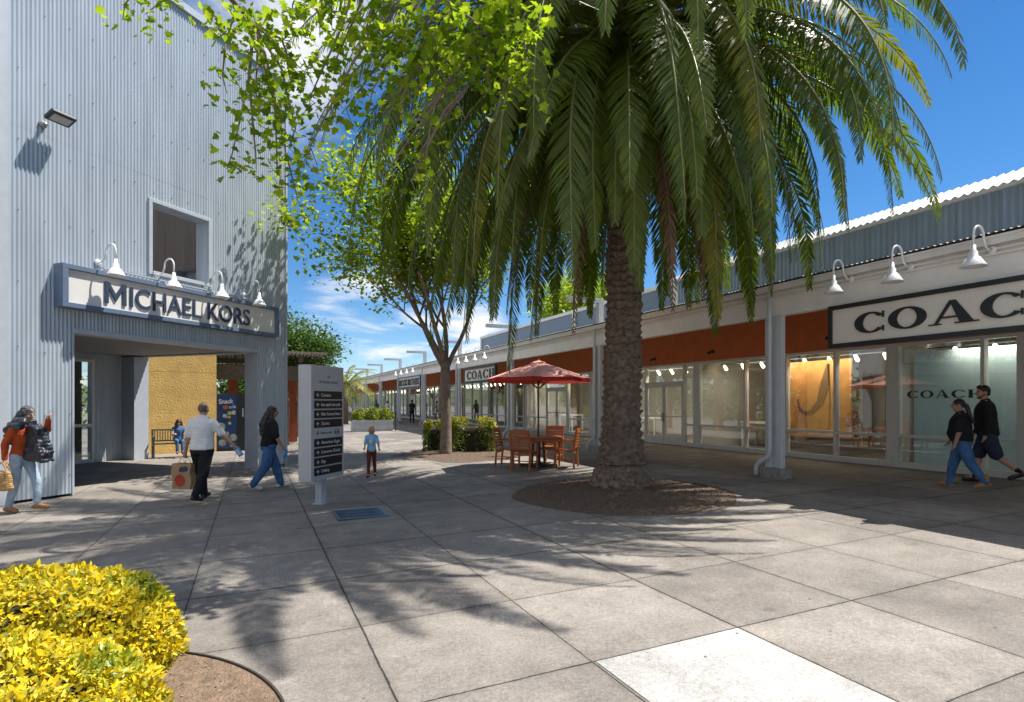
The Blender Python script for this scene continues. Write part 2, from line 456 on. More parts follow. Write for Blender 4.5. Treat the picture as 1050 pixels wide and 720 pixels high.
        for s in (1,-1): hm.rcone(hd(.085*s,-.01,.0), .04, hd(.1*s,-.02,-.17), .045)
    elif hairstyle == 'child':
        hm.ell(hd(0,-.034,.035), (.083,.09,.09), hr); hm.ell(hd(0,.03,.098), (.055,.045,.022), hr); hm.ell(hd(0,-.05,-.06), (.08,.06,.06), hr)
        for s in (1,-1): hm.rcone(hd(.07*s,.01,.03), .026, hd(.078*s,0,-.05), .022)
    if hm.v: fin(hm, 'hair', hair, .011, 2 if hairstyle != 'crop' else 3, .012 if hairstyle != 'crop' else 0., 26)
    J['root'] = root; J['T'] = lambda x, y, z: T(x, y, z)*k; J['hd'] = lambda x, y, z: hd(x, y, z)*k; J['fin'] = fin; J['k'] = k
    return J
def face_to(dx, dy): return math.atan2(-dx, dy)
def rvf(r, f): v = RIGHT*r+FWD*f; return face_to(v.x, v.y)

# --- woman at far left, jacket held over the head
p = ground_at(22, 8.95)
P1 = person('person', 'person in a rust sweater and pale ripped jeans shielding their face with a raised arm', p, rvf(1,-.06), 1.66, RUST, LJEANS, HAIRG, SKIN,
            legs=((-4,12),(24,22)), arms=((-24,10,30,4),(82,-8,62,22)), lean=7, sleeve=1.95, leg_len=.9, shoe=TAN, hairstyle='long', head_pitch=-20, hem=.94)
PUFF = mat('puffer_nylon', (.022,.027,.04), .4, var=.3, scale=10, bump=.4, bscale=25)
jk = MB(); T1 = P1['T']
for q in range(9):                                   # quilted rolls of the jacket hanging over the raised arm
    z = 1.40-.062*q; x0 = .02+.008*q
    jk.rcone(T1(.06,.10+.004*q,z)/P1['k'], .05, T1(.07,.27+.018*q,z-.045)/P1['k'], .046); jk.rcone(T1(-.01,.12+.004*q,z)/P1['k'], .05, T1(.0,.30+.02*q,z-.05)/P1['k'], .046)
    jk.rcone(T1(-.08,.14+.004*q,z)/P1['k'], .05, T1(-.06,.31+.02*q,z-.05)/P1['k'], .046)
for q in range(5):                                   # collar and hood rolls over shoulder and head
    jk.rcone(T1(-.12+.06*q,.02,1.47)/P1['k'], .06, T1(-.1+.07*q,-.1,1.36)/P1['k'], .06)
    jk.rcone(T1(-.1+.05*q,-.13,1.34)/P1['k'], .055, T1(-.12+.06*q,-.15,1.26)/P1['k'], .05)
jk.rcone(T1(.16,-.02,1.5)/P1['k'], .06, T1(.2,.16,1.5)/P1['k'], .055); jk.rcone(T1(.16,-.08,1.44)/P1['k'], .06, T1(.21,.12,1.42)/P1['k'], .06)
P1['fin'](jk, 'puffer_jacket', PUFF, .011, 2, .035, 7)
hp = P1['hand', 1]
def handbag(name, label, hand, w, h, d, m, rz, strap=.16, both=True):
    b = thing(name, label, 'handbag', (hand.x, hand.y, hand.z-strap-h), rz)
    mb = MB(); n = 8
    for i in range(n):
        z = h*i/(n-1); s = 1-.22*(i/(n-1))
        mb.ell((0,0,z*.86+.03), (w/2*s, d/2*s, .05), nu=16, nv=6)
    remesh(mb, 'bag_body', m, b, .009, 3, .006, 14)
    for y in ((-d*.3, d*.3) if both else (0,)):
        s = MB(); s.tube([(-w*.28*math.cos(t) , y*(1-.8*math.sin(t)), h*.8+ (strap+h*.2)*math.sin(t)) for t in np.linspace(0, PI, 13)], .009, 8); s.build('bag_handle', m, b, local=True)
    c = MB(); c.box(-.02,.02,-d*.42-.004,-d*.3,h*.5,h*.62); c.build('clasp', mat('brass', (.6,.42,.15), .3, .9), b, local=True)
    return b
handbag('handbag', 'tan leather tote hanging from the arm of the person in the rust sweater', hp+Vector((-.03,-.02,.05)), .36, .25, .17, mat('tan_leather', (.42,.24,.085), .5, var=.2, scale=12, bump=.3), rvf(0,1), .16)

# --- man in white t-shirt seen from behind
p = ground_at(207, 9.95)
P2 = person('person', 'person with a shaved head in a white t-shirt walking away with a paper bag', p, rvf(.12,1), 1.74, WHITE_T, BLACK, STUB, SKIN,
            legs=((-14,18),(16,4)), arms=((22,26,14,0),(-2,13,8,0)), lean=2, build=1.22, belly=.03, sleeve=.8, hairstyle='crop', hem=.93, leglen_loose=1.15)
PAPER = mat('kraft_paper', (.40,.26,.14), .85, var=.1, scale=5, bump=.35, bscale=9)
h = P2['hand', -1]
pb = thing('paper_bag', 'brown paper shopping bag with a red disc carried by the person in white', 'shopping bag', (h.x, h.y, h.z-.55), rvf(.25,1)); bx = MB()
bw_, bd_, bh_ = .19, .085, .44
vs = []
for z, s, tw in ((0,1,.0),(.15,1.03,.02),(.3,1.02,-.015),(.44,1.05,.02)):
    vs.append([bx.pt((x*s+tw, y*s, z)) for x, y in ((-bw_,-bd_),(bw_,-bd_),(bw_+.012,0),(bw_,bd_),(-bw_,bd_),(-bw_-.012,0))])
for i in range(3):
    for k_ in range(6): bx.face([vs[i][k_], vs[i][(k_+1)%6], vs[i+1][(k_+1)%6], vs[i+1][k_]])
bx.face(vs[0][::-1]); o = bx.build('bag_body', PAPER, pb, local=True)
sm_ = o.modifiers.new('s', 'SOLIDIFY'); sm_.thickness = .004
c = MB(); c.prism([(.105*math.cos(t), .105*math.sin(t)) for t in np.linspace(0, 2*PI, 25)[:-1]], (-.02,-bd_*1.03-.002,.15), (1,0,0), (0,0,1), (0,-1,0), .003); c.build('printed_disc', mat('bag_red', (.45,.05,.02), .7), pb, local=True)
c = MB(); c.prism([(-.09,-.03),(-.05,-.05),(.08,-.045),(.1,.0),(.06,.045),(-.07,.04)], (.05,-bd_*1.03-.002,.35), (1,0,.12), (0,0,1), (0,-1,0), .003); c.build('printed_badge', mat('bag_navy', (.02,.05,.12), .6), pb, local=True)
for y in (-.07,.07):
    c = MB(); c.tube([(-.07*math.cos(t), y*(1-.85*math.sin(t)), .43+.125*math.sin(t)) for t in np.linspace(0, PI, 11)], .005, 6); c.build('bag_handle', PAPER, pb, local=True)
BLUEP = mat('blue_plastic', (.04,.27,.72), .35, var=.15)
h = P2['hand', 1]
c = MB(); c.box(-.045,.045,-.012,.012,-.12,.06); c.box(-.03,.03,-.0145,-.0125,-.09,.03, 1)
pk = c.build('blue_packet', [BLUEP, mat('pale_label', (.5,.62,.75), .5)], None, bevel=.006); pk.location = h-Vector((0,0,.02)); pk.rotation_euler = (R(12),R(-32),rvf(.1,1)); tag(pk, 'blue flat packet held by the person in the white t-shirt', 'packet')

# --- woman in black, long hair
p = ground_at(276, 11.3)
P3 = person('person', 'person with long black hair in a black top and blue jeans striding right', p, rvf(.8,.6), 1.67, BLACK, JEANS, HAIR, SKIN_T,
            legs=((-14,20),(20,4)), arms=((10,12,20,4),(-10,22,30,0)), lean=4, build=1.2, belly=.03, sleeve=.95, hairstyle='long', shoe=SOLE, head_turn=-12, hem=.93, leglen_loose=1.3)
handbag('handbag', 'black shoulder bag beside the person with long black hair', P3['hand', -1]+Vector((-.02,-.02,.06)), .28, .22, .14, SHOEB, rvf(.3,1), .14, False)
c = MB(); c.lathe([(.0,-.1),(.028,-.1),(.032,-.09),(.032,.03),(.014,.06),(.014,.085),(.0,.085)], n=14)
bt = c.build('water_bottle', [BLUEP]); bt.location = P3['hand', 1]-Vector((0,0,.03)); bt.rotation_euler = (R(15),R(18),0); tag(bt, 'blue bottle in the hand of the person with long black hair', 'bottle')

# --- child walking towards the camera
p = ground_at(381, 12.9)
P5 = person('person', 'blond child in a sky blue t-shirt and dark red leggings walking towards the viewer', p, rvf(.1,-1), 1.14, SKYB, MAROON, BLOND, SKIN,
            legs=((12,6),(-10,14)), arms=((24,6,46,10),(14,15,40,4)), lean=1, build=.92, sleeve=.75, hairstyle='child', shoe=SHOEB, hem=.9, head_scale=1.24)
m_ = MB(); m_.mx = None
q = [P5['T'](.06*math.cos(t), .148, 1.24+.075*math.sin(t)) for t in np.linspace(0, 2*PI, 15)[:-1]]
m_.face([m_.pt(v) for v in q]); q2 = [m_.pt(v-Vector((0,.012,0))) for v in q]; m_.face(q2[::-1])
for i in range(14): m_.face([i, (i+1)%14, 14+(i+1)%14, 14+i])
m_.build('shirt_print', mat('shirt_print', (.75,.75,.62), .8, var=.5, scale=40), P5['root'], local=True)

# --- couple on the walkway
p = ground_at(986, 10.1)
P6 = person('person', 'person in a black t-shirt, blue jeans and tan boots walking by the shop window', p, face_to(-.42,.9), 1.60, BLACK, JEANS, HAIR, SKIN_T,
            legs=((17,6),(-19,14)), arms=((14,8,16,0),(2,8,12,0)), lean=3, build=1.36, belly=.05, sleeve=.85, hairstyle='tail', shoe=TAN, sock='boot', hem=.95, leglen_loose=1.1, head_turn=12)
p = ground_at(1012, 10.65)
P7 = person('person', 'bearded person in a black sweater and navy shorts walking behind a companion', p, face_to(-.42,.9), 1.84, BLACK, NAVY, HAIR, SKIN,
            legs=((16,8),(-18,32)), arms=((10,9,18,0),(-8,9,18,0)), lean=3, build=1.25, belly=.03, sleeve=1.9, leg_len=.3, hairstyle='short', sock='sock', hem=.88, head_turn=28)
bd = MB(); hd_ = lambda x, y, z: P7['hd'](x, y, z)/P7['k']
bd.ell(hd_(0,.05,-.098), (.038,.038,.022)); bd.rcone(hd_(-.064,.0,-.04), .010, hd_(-.04,.055,-.088), .015); bd.rcone(hd_(.064,.0,-.04), .010, hd_(.04,.055,-.088), .015)
P7['fin'](bd, 'beard', HAIR, .009, 2)

# --- far figures
far = [('person in a bright blue top far down the path beyond the pergola', ground_at(296, 46), SKYB, NAVY, rvf(0,1), 1.7),
       ('person in dark blue far down the shop walkway near the planter', ground_at(386, 56), BLUE_TOP, BLACK, rvf(-.4,1), 1.75),
       ('person in a white top far down the shop walkway beside a column', ground_at(397, 52), WHITE_T, BLACK, rvf(.5,1), 1.7),
       ('person in dark clothes standing by the shop windows behind the planter', ground_at(422.5, 43), NAVY, BLACK, rvf(0,1), 1.75)]
for lab, p, a, b, rz, h in far:
    person('person', lab, p, rz, h, a, b, HAIR, SKIN, legs=((10,4),(-10,10)), voxel=.016, hairstyle='short')

# --- bench and the girl on it
BENCH = mat('bench_steel', (.09,.1,.115), .45, .6)
bp = ground_at(181, 17.9)
bench = thing('park_bench', 'dark metal slatted bench against the yellow wall', 'bench', bp, R(12))
for x in (-.62, .62):
    m_ = MB(); m_.bar((x,-.2,0),(x,-.2,.62),.05,.05); m_.bar((x,.24,0),(x,.24,.88),.05,.05); m_.bar((x,-.224,.645),(x,.26,.645),.05,.05); m_.bar((x,-.17,.4),(x,.21,.4),.04,.04); m_.build('bench_leg', BENCH, bench, local=True, bevel=.006)
m_ = MB()
for i in range(7): m_.box(-.593,.593,-.2+.06*i,-.155+.06*i,.425,.45)
m_.build('seat', BENCH, bench, local=True)
m_ = MB(); m_.box(-.593,.593,.22,.25,.84,.88); m_.box(-.593,.593,.22,.25,.5,.54)
for i in range(17): m_.box(-.57+.07*i,-.548+.07*i,.226,.244,.541,.839)
m_.build('backrest', BENCH, bench, local=True)
g = bench.matrix_basis @ Vector((.05,-.02,0))
P4 = person('person', 'child with curly brown hair in blue sitting on the metal bench', (g.x, g.y, g.z-.40), R(12)+PI, 1.38, BLUE_TOP, JEANS, HAIRB, SKIN,
            legs=((86,80),(84,74)), arms=((28,10,70,22),(28,10,70,22)), lean=4, sleeve=.35, hairstyle='curly', shoe=SHOEB, seated=True, head_pitch=-16)
flush()
P4['root'].location.z = .455-(.92-.02-.105)*P4['k']
# ================================================================ GROUND
def concrete(name, base, joints=True, dark=1.):
    m, nt, p, out = nodes(name); Lk = nt.links.new
    tc = N(nt, 'ShaderNodeTexCoord'); mp = N(nt, 'ShaderNodeMapping'); Lk(tc.outputs['Object'], mp.inputs[0])
    pos = mp.outputs[0]
    def noise_(sc, det=5., rough=.6, dist=0.):
        n = N(nt, 'ShaderNodeTexNoise', Scale=sc, Detail=det, Roughness=rough, Distortion=dist); Lk(pos, n.inputs['Vector']); return n.outputs['Fac']
    def math_(op, a, b=None, c=None, clamp=False):
        n = N(nt, 'ShaderNodeMath', operation=op, use_clamp=clamp)
        for i, x in enumerate((a, b, c)):
            if x is None: continue
            if isinstance(x, (int, float)): n.inputs[i].default_value = x
            else: Lk(x, n.inputs[i])
        return n.outputs[0]
    def ramp(x, a, b):
        n = N(nt, 'ShaderNodeMapRange'); n.inputs[1].default_value = a; n.inputs[2].default_value = b; Lk(x, n.inputs[0]); return n.outputs[0]
    # broad blotches, fine grain, aggregate
    v = math_('MULTIPLY_ADD', ramp(noise_(.55, 4), .35, .68), .4, .78)
    v = math_('MULTIPLY', v, math_('MULTIPLY_ADD', ramp(noise_(2.6, 8, .7), .3, .7), .4, .8))
    v = math_('MULTIPLY', v, math_('MULTIPLY_ADD', ramp(noise_(38, 4, .7), .3, .7), .5, .75))
    v = math_('MULTIPLY', v, math_('MULTIPLY_ADD', ramp(noise_(150, 3), .3, .72), .7, .65))
    # pale scuffs and small dark stains
    sc = ramp(noise_(1.1, 9, .75, 1.5), .58, .72); v = math_('MULTIPLY', v, math_('MULTIPLY_ADD', sc, .32, 1.))
    st = ramp(noise_(3.1, 3, .5), .66, .74); v = math_('MULTIPLY', v, math_('MULTIPLY_ADD', st, -.22, 1.))
    gum = N(nt, 'ShaderNodeTexVoronoi', Scale=2.3); Lk(pos, gum.inputs['Vector']); v = math_('MULTIPLY', v, math_('MULTIPLY_ADD', ramp(gum.outputs['Distance'], .045, .03), -.4, 1.))
    run = ramp(noise_(.9, 6, .65, 2.5), .6, .66); v = math_('MULTIPLY', v, math_('MULTIPLY_ADD', run, -.1, 1.))
    sep = N(nt, 'ShaderNodeSeparateXYZ'); Lk(pos, sep.inputs[0])
    hgt = noise_(90, 4)
    if joints:
        jm = None
        wob = math_('MULTIPLY_ADD', noise_(3., 2), .016, -.008)
        cells = []
        for ax, o0, per in (('X', .744, 1.2455), ('Y', 3.16, 1.262)):
            q = math_('DIVIDE', math_('SUBTRACT', math_('ADD', sep.outputs[ax], wob), o0), per)
            fl = math_('FLOOR', q); cells.append(fl)
            d = math_('ABSOLUTE', math_('SUBTRACT', math_('FRACT', math_('ADD', q, .5)), .5))      # distance to a joint, in cells
            wn = N(nt, 'ShaderNodeTexWhiteNoise', noise_dimensions='1D'); Lk(math_('ROUND', q), wn.inputs['W'])
            wd = math_('MULTIPLY', math_('MULTIPLY_ADD', wn.outputs['Value'], .0055, .0038), math_('MULTIPLY_ADD', ramp(noise_(9, 3), .3, .7), .7, .65))
            j = math_('SUBTRACT', 1., math_('DIVIDE', d, wd), None, True)
            j = math_('POWER', j, .5)
            ed = math_('POWER', math_('SUBTRACT', 1., math_('DIVIDE', d, .06), None, True), 2.); edge = ed if jm is None else math_('MAXIMUM', edge, ed)
            jm = j if jm is None else math_('MAXIMUM', jm, j)
        cx = N(nt, 'ShaderNodeCombineXYZ'); Lk(cells[0], cx.inputs[0]); Lk(cells[1], cx.inputs[1])
        w2 = N(nt, 'ShaderNodeTexWhiteNoise', noise_dimensions='2D'); Lk(cx.outputs[0], w2.inputs['Vector'])
        v = math_('MULTIPLY', v, math_('MULTIPLY_ADD', w2.outputs['Value'], .26, .87))
        v = math_('MULTIPLY', v, math_('MULTIPLY_ADD', edge, -.16, 1.))
        v = math_('MULTIPLY', v, math_('MULTIPLY_ADD', jm, -.9, 1.))
        hgt = math_('SUBTRACT', hgt, math_('MULTIPLY', jm, 2.5))
    mu = N(nt, 'ShaderNodeMixRGB', blend_type='MULTIPLY'); mu.inputs[0].default_value = 1; mu.inputs[1].default_value = (*base, 1)
    Lk(v, mu.inputs[2]); Lk(mu.outputs[0], p.inputs['Base Color'])
    p.inputs['Roughness'].default_value = .82; p.inputs['Specular IOR Level'].default_value = .3
    b = N(nt, 'ShaderNodeBump', Strength=.5, Distance=.006); Lk(hgt, b.inputs['Height']); Lk(b.outputs[0], p.inputs['Normal'])
    MATS[name] = m; return m
CONC = concrete('concrete_paving', (.262, .234, .206))
NEWC = concrete('fresh_concrete', (.50, .485, .46), False)
def sheet(name, pts, m, lift, kind='structure'):
    mb = MB(); i = [mb.pt((x, y, gz(x)+lift)) for x, y in pts]; mb.face(i)
    o = mb.build(name, m); o['kind'] = kind; return o
mb = MB(); xs = [-400, 0, 16, 400]
for a, b in zip(xs[:-1], xs[1:]):
    mb.quad((a,-150,gz(a)),(b,-150,gz(b)),(b,600,gz(b)),(a,600,gz(a)))
struct(mb.build('ground', CONC))
sheet('concrete_patch', [(2.012,1.92),(3.222,1.92),(3.222,3.147),(2.012,3.147)], NEWC, .004)
# planting bed at the lower left, with a dark edging strip
BED = mat('bed_soil', (.24,.165,.11), .95, var=.35, scale=14, bump=1., bscale=55, dist=.03)
cx_, cy_, rb = -1.35, 3.25, 1.52
sheet('planting_bed', [(cx_+rb*math.cos(t), cy_+rb*1.0*math.sin(t)) for t in np.linspace(0, 2*PI, 72)[:-1]], BED, .006)
mb = MB(); n = 96; rr = []
for k in range(n):
    t = 2*PI*k/n; rr.append([mb.pt((cx_+r*math.cos(t), cy_+r*math.sin(t), z+gz(cx_+r*math.cos(t)))) for r, z in ((rb,.0),(rb,.018),(rb+.013,.018),(rb+.013,.0))])
for k in range(n):
    for q in range(3): mb.face([rr[k][q], rr[k][q+1], rr[(k+1)%n][q+1], rr[(k+1)%n][q]])
tag(mb.build('bed_edging', mat('edging_steel', (.06,.05,.045), .7, .3)), 'thin dark curved edging strip round the planting bed of yellow shrubs', 'edging')
# mulch circle round the palm, irregular mulch round the sycamore
MULCH = mat('mulch', (.17,.118,.082), .95, var=.5, scale=30, bump=1., bscale=80, dist=.03)
CHIP = leaf_mat('wood_chip', [(.07,.045,.03),(.17,.11,.072),(.30,.21,.14),(.11,.07,.048)], 0., .9)
def mulch(name, cx, cy, rx, ry, nchip, wob=.05, hump=.05):
    mb = MB(); n = 90; rings = []
    for j, f in enumerate((1, .93, .7, .4, .1)):
        row = []
        for k in range(n):
            t = 2*PI*k/n; w = 1+wob*noise.noise(Vector((math.cos(t)*2, math.sin(t)*2, cx)))*(1 if j < 2 else .5)
            x, y = cx+rx*f*w*math.cos(t), cy+ry*f*w*math.sin(t)
            z = (.002, hump*.5, hump*.8, hump*.95, hump)[j]+(.012*noise.noise(Vector((x*4, y*4, 0))) if j else 0)
            row.append(mb.pt((x, y, gz(x)+z)))
        rings.append(row)
    for j in range(4):
        for k in range(n): mb.face([rings[j][k], rings[j][(k+1)%n], rings[j+1][(k+1)%n], rings[j+1][k]], 0, True)
    mb.face(rings[-1])
    struct(mb.build(name, MULCH), 'stuff')
    r = np.sqrt(rng.random(nchip))*1.0; r = np.where(rng.random(nchip) < .04, r*1.07, r); t = rng.random(nchip)*2*PI
    X = cx+rx*r*np.cos(t); Y = cy+ry*r*np.sin(t); Z = TILT*np.maximum(X, 0)+.008+hump*np.clip((1-r)*6, 0, 1)*.9
    rot = rand_rot(nchip, 1.0); s = np.stack([rng.uniform(.012,.03,nchip), rng.uniform(.02,.065,nchip), np.full(nchip,.03)], 1)
    o = leaves('wood_chips', CHIP, L_DIA_V, L_DIA_F, np.stack([X,Y,Z],1), rot, s); struct(o, 'stuff')
mulch('mulch_circle', 5.95, 8.45, 1.93, 1.93, 5200)
mulch('mulch_bed', 5.9, 17.0, 1.9, 2.3, 1800, .35, .03)
# fallen bits of leaf on the paving
nn = 260; X = rng.uniform(-2, 9, nn); Y = rng.uniform(2.3, 15, nn)
o = leaves('leaf_litter', leaf_mat('litter', [(.3,.17,.05),(.2,.13,.06),(.34,.26,.07)], 0, .8), L_DIA_V, L_DIA_F, np.stack([X,Y,TILT*np.maximum(X,0)+.007],1), rand_rot(nn, 3), rng.uniform(.008,.03,(nn,1))); struct(o, 'stuff')
# bits of soil and chips on the bed
nn = 900; r = np.sqrt(rng.random(nn))*1.48; t = rng.random(nn)*2*PI; X = cx_+r*np.cos(t)
o = leaves('soil_litter', leaf_mat('soil_bits', [(.12,.08,.05),(.3,.2,.13),(.42,.3,.2)], 0, .9), L_DIA_V, L_DIA_F, np.stack([X, cy_+r*np.sin(t), TILT*np.maximum(X,0)+.012],1), rand_rot(nn, 1.5), rng.uniform(.008,.03,(nn,1))); struct(o, 'stuff')
# drain grate
GR = mat('galvanised_bar', (.12,.17,.23), .4, .6)
gr = thing('drain_grate', 'square steel drain grate set in the paving near the directory sign', 'drain grate', (1.47,8.82,gz(1.47)+.004))
mb = MB(); w = .37
for a in ((-w,w,-w,-w+.04),(-w,w,w-.04,w),(-w,-w+.04,-w+.04,w-.04),(w-.04,w,-w+.04,w-.04)): mb.box(*a, 0, .016)
mb.build('grate_frame', GR, gr, local=True)
mb = MB()
for i in range(22):
    x = -w+.055+i*.0303
    mb.box(x, x+.011, -w+.04, w-.04, .001, .013)
for y in (-.12, .12): mb.box(-w+.04, w-.04, y-.006, y+.006, .0005, .011)
mb.build('grate_bars', GR, gr, local=True)
mb = MB(); mb.box(-w+.04, w-.04, -w+.04, w-.04, -.001, .0); mb.build('grate_pit', mat('pit_dark', (.012,.014,.017), .9), gr, local=True)

# ================================================================ LEFT BUILDING (local x along the facade, y inward)
def streaky(name, col, rough=.5, metal=0.):
    return mat(name, col, rough, metal, var=.15, scale=3., stretch=(1.6,1.6,.12), bump=.08, bscale=20)
CORR = streaky('corrugated_steel', (.42,.475,.53), .42, .1); TRIM = mat('pale_metal_trim', (.46,.50,.55), .5, .1, var=.06)
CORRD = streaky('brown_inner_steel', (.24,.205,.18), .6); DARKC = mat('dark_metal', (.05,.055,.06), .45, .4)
CREAM = mat('cream_panel', (.74,.72,.69), .7, var=.03); SLATE = mat('slate_blue_paint', (.12,.17,.26), .5, var=.08)
LX, LY = -3.75, 12.13
shop = thing('metal_clad_shop', 'tall corrugated metal shop with an open portal and square upper opening', 'building', (LX, LY, 0), R(45))
FP = lambda y0, sg=-1: (lambda x, o, z: (x, y0+sg*o, z))
HT = 10.3
PIECES = [(.06,1.05,.05,HT),(1.05,2.6,3.06,HT),(2.6,3.97,3.06,4.44),(2.6,3.97,5.86,HT),(3.97,5.5,3.06,HT),(5.5,6.44,.05,HT)]
mb = MB()
for x0,x1,z0,z1 in PIECES:                 # sheets lap at two heights
    for q, (za, zb) in enumerate(((0,2.62),(2.58,6.42),(6.38,HT))):
        if min(z1, zb) > max(z0, za)+.01: corr(mb, FP(-.0012*q), x0, x1, max(z0, za), min(z1, zb), amp=.011)
for x0,x1,z0,z1 in PIECES: mb.box(x0, x1, .015, .3, z0, z1)
for x in np.arange(.2, 6.4, .408):            # fixing screws in rows
    for z in (.4, 1.5, 2.6, 3.7, 4.9, 6.1, 7.3, 8.5, 9.7):
        if any(a < x < b and c < z < d for a,b,c,d in PIECES): mb.box(x-.0065, x+.0065, -.016, -.005, z+.06*math.sin(x*37)-.0065, z+.06*math.sin(x*37)+.0065, 1)
mb.build('front_wall', [CORR, DARKC], shop, local=True)
for x0, x1 in ((-.12,.058),(6.442,6.5)): mb = MB(); mb.box(x0,x1,-.025,.3,0,HT); mb.build('corner_trim', TRIM, shop, local=True, bevel=.006)
mb = MB(); mb.box(-.16,6.54,-.07,.32,HT+.002,HT+.16); mb.build('roof_trim', TRIM, shop, local=True)
mb = MB()   # upper opening frame
mb.box(2.52,2.6-.002,-.04,.36,4.36,5.94); mb.box(3.972,4.05,-.04,.36,4.36,5.94); mb.box(2.6,3.97,-.04,.36,5.862,5.94); mb.box(2.6,3.97,-.06,.36,4.36,4.438)
mb.build('opening_frame', TRIM, shop, local=True, bevel=.005)
mb = MB()   # portal lining
mb.box(1.052,5.498,-.05,.3,2.97,3.058); mb.box(1.052,1.09,-.012,.42,.0,2.968); mb.box(5.46,5.498,-.012,.42,0,2.968)
mb.build('portal_trim', TRIM, shop, local=True, bevel=.006)
mb = MB()   # right side (open at ground level), back, left
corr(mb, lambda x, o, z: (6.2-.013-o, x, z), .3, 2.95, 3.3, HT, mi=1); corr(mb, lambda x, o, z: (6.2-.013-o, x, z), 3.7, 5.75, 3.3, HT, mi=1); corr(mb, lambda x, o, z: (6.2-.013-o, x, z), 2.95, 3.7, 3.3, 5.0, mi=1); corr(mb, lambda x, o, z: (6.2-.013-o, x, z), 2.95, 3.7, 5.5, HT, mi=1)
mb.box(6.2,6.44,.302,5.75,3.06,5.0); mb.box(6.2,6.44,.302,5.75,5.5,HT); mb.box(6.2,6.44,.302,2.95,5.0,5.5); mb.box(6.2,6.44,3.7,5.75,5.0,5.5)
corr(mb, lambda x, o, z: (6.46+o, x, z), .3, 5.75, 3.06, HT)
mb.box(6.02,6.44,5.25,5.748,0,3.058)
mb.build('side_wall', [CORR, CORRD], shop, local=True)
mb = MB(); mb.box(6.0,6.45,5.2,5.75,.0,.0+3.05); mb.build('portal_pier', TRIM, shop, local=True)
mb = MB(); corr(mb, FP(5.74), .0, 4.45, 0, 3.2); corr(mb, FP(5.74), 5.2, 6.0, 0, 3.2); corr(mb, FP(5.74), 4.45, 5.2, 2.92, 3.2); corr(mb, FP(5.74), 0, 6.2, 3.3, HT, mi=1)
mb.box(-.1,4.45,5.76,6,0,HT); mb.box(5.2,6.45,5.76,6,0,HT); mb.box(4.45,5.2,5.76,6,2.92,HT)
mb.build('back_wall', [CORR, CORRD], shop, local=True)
mb = MB(); mb.box(-.1,.2,.302,5.74,0,HT); corr(mb, lambda x, o, z: (.213+o, x, z), .3, 5.7, 0, HT); mb.build('inner_side_wall', CORR, shop, local=True)
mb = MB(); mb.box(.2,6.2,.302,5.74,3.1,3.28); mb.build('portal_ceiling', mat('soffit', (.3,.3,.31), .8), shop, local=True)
# glazed door in the back wall
WHITE_F = mat('white_frame', (.66,.66,.65), .45, var=.05); GLASS = glass_mat('shop_glass')
d = MB(); d.box(4.45,4.52,5.70,5.80,0,2.92); d.box(5.13,5.2,5.70,5.80,0,2.92); d.box(4.52,5.13,5.70,5.80,2.85,2.92); d.box(4.52,5.13,5.70,5.80,0,.1); d.box(4.52,5.13,5.70,5.80,1.02,1.1)
fr = d.build('door_frame', WHITE_F, shop, local=True)
d = MB(); d.box(4.52,5.13,5.745,5.755,.1,1.02); d.box(4.52,5.13,5.745,5.755,1.1,2.85); d.build('glass_pane', GLASS, fr, local=True)
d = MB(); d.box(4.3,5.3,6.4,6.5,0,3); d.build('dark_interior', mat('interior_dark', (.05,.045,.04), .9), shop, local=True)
# sign over the portal
sg = thing('store_sign', 'long cream sign with slate blue capitals over the metal shop portal', 'sign', (LX, LY, 3.4), R(45))
y0 = -.26; mb = MB(); a, b, zt = .74, 5.94, .77
for q in ((a,b,0,.085),(a,b,zt-.085,zt),(a,a+.1,.087,zt-.087),(b-.1,b,.087,zt-.087)): mb.box(q[0],q[1],y0,-.012,q[2],q[3])
for i in range(1, 5): mb.box(a+(b-a)*i/5-.006, a+(b-a)*i/5+.006, y0-.004, y0+.05, zt-.08, zt+.004); mb.box(a+(b-a)*i/5-.006, a+(b-a)*i/5+.006, y0-.004, y0+.05, -.004, .08)
mb.build('sign_frame', SLATE, sg, local=True, bevel=.004)
mb = MB(); mb.box(a+.1,b-.1,y0+.06,-.02,.087,zt-.087); mb.build('sign_panel', CREAM, sg, local=True)
mb = MB()
for i in range(44): x = 1.5+i*.085; mb.box(x, x+.02, -.26, -.03, zt+.07, zt+.085)
for y in (-.25,-.05):
    mb.box(1.45,5.3,y-.012,y+.012,zt+.045,zt+.068)
for x in (1.6,2.72,3.92,5.0): mb.box(x-.02,x+.02,-.26,-.03,zt-.0,zt+.045)
mb.build('cable_tray', TRIM, sg, local=True)
NAVYL = mat('navy_letter', (.035,.055,.105), .5)
ml = MB(); hM = .405; yM = y0+.06; O_ = (1.5, yM, .185)
for e_i, q in enumerate(([(0,0),(.068,0),(.068,hM),(0,hM)], [(.342,0),(.41,0),(.41,hM),(.342,hM)], [(.0,hM),(.075,hM),(.236,.135),(.205,.05),(.18,.09)], [(.41,hM),(.335,hM),(.174,.135),(.205,.05),(.23,.09)])):
    ml.prism(q, O_, (1,0,0), (0,0,1), (0,-1,0), .028+.0008*e_i)
ml.build('initial_letter', NAVYL, sg, local=True)
text_obj('lettering', 'ICHAEL KORS', .56, NAVYL, sg, (1.99, y0+.06, .185), (1,0,0), (0,0,1), (0,-1,0), .028, bold=.003, width=3.01)

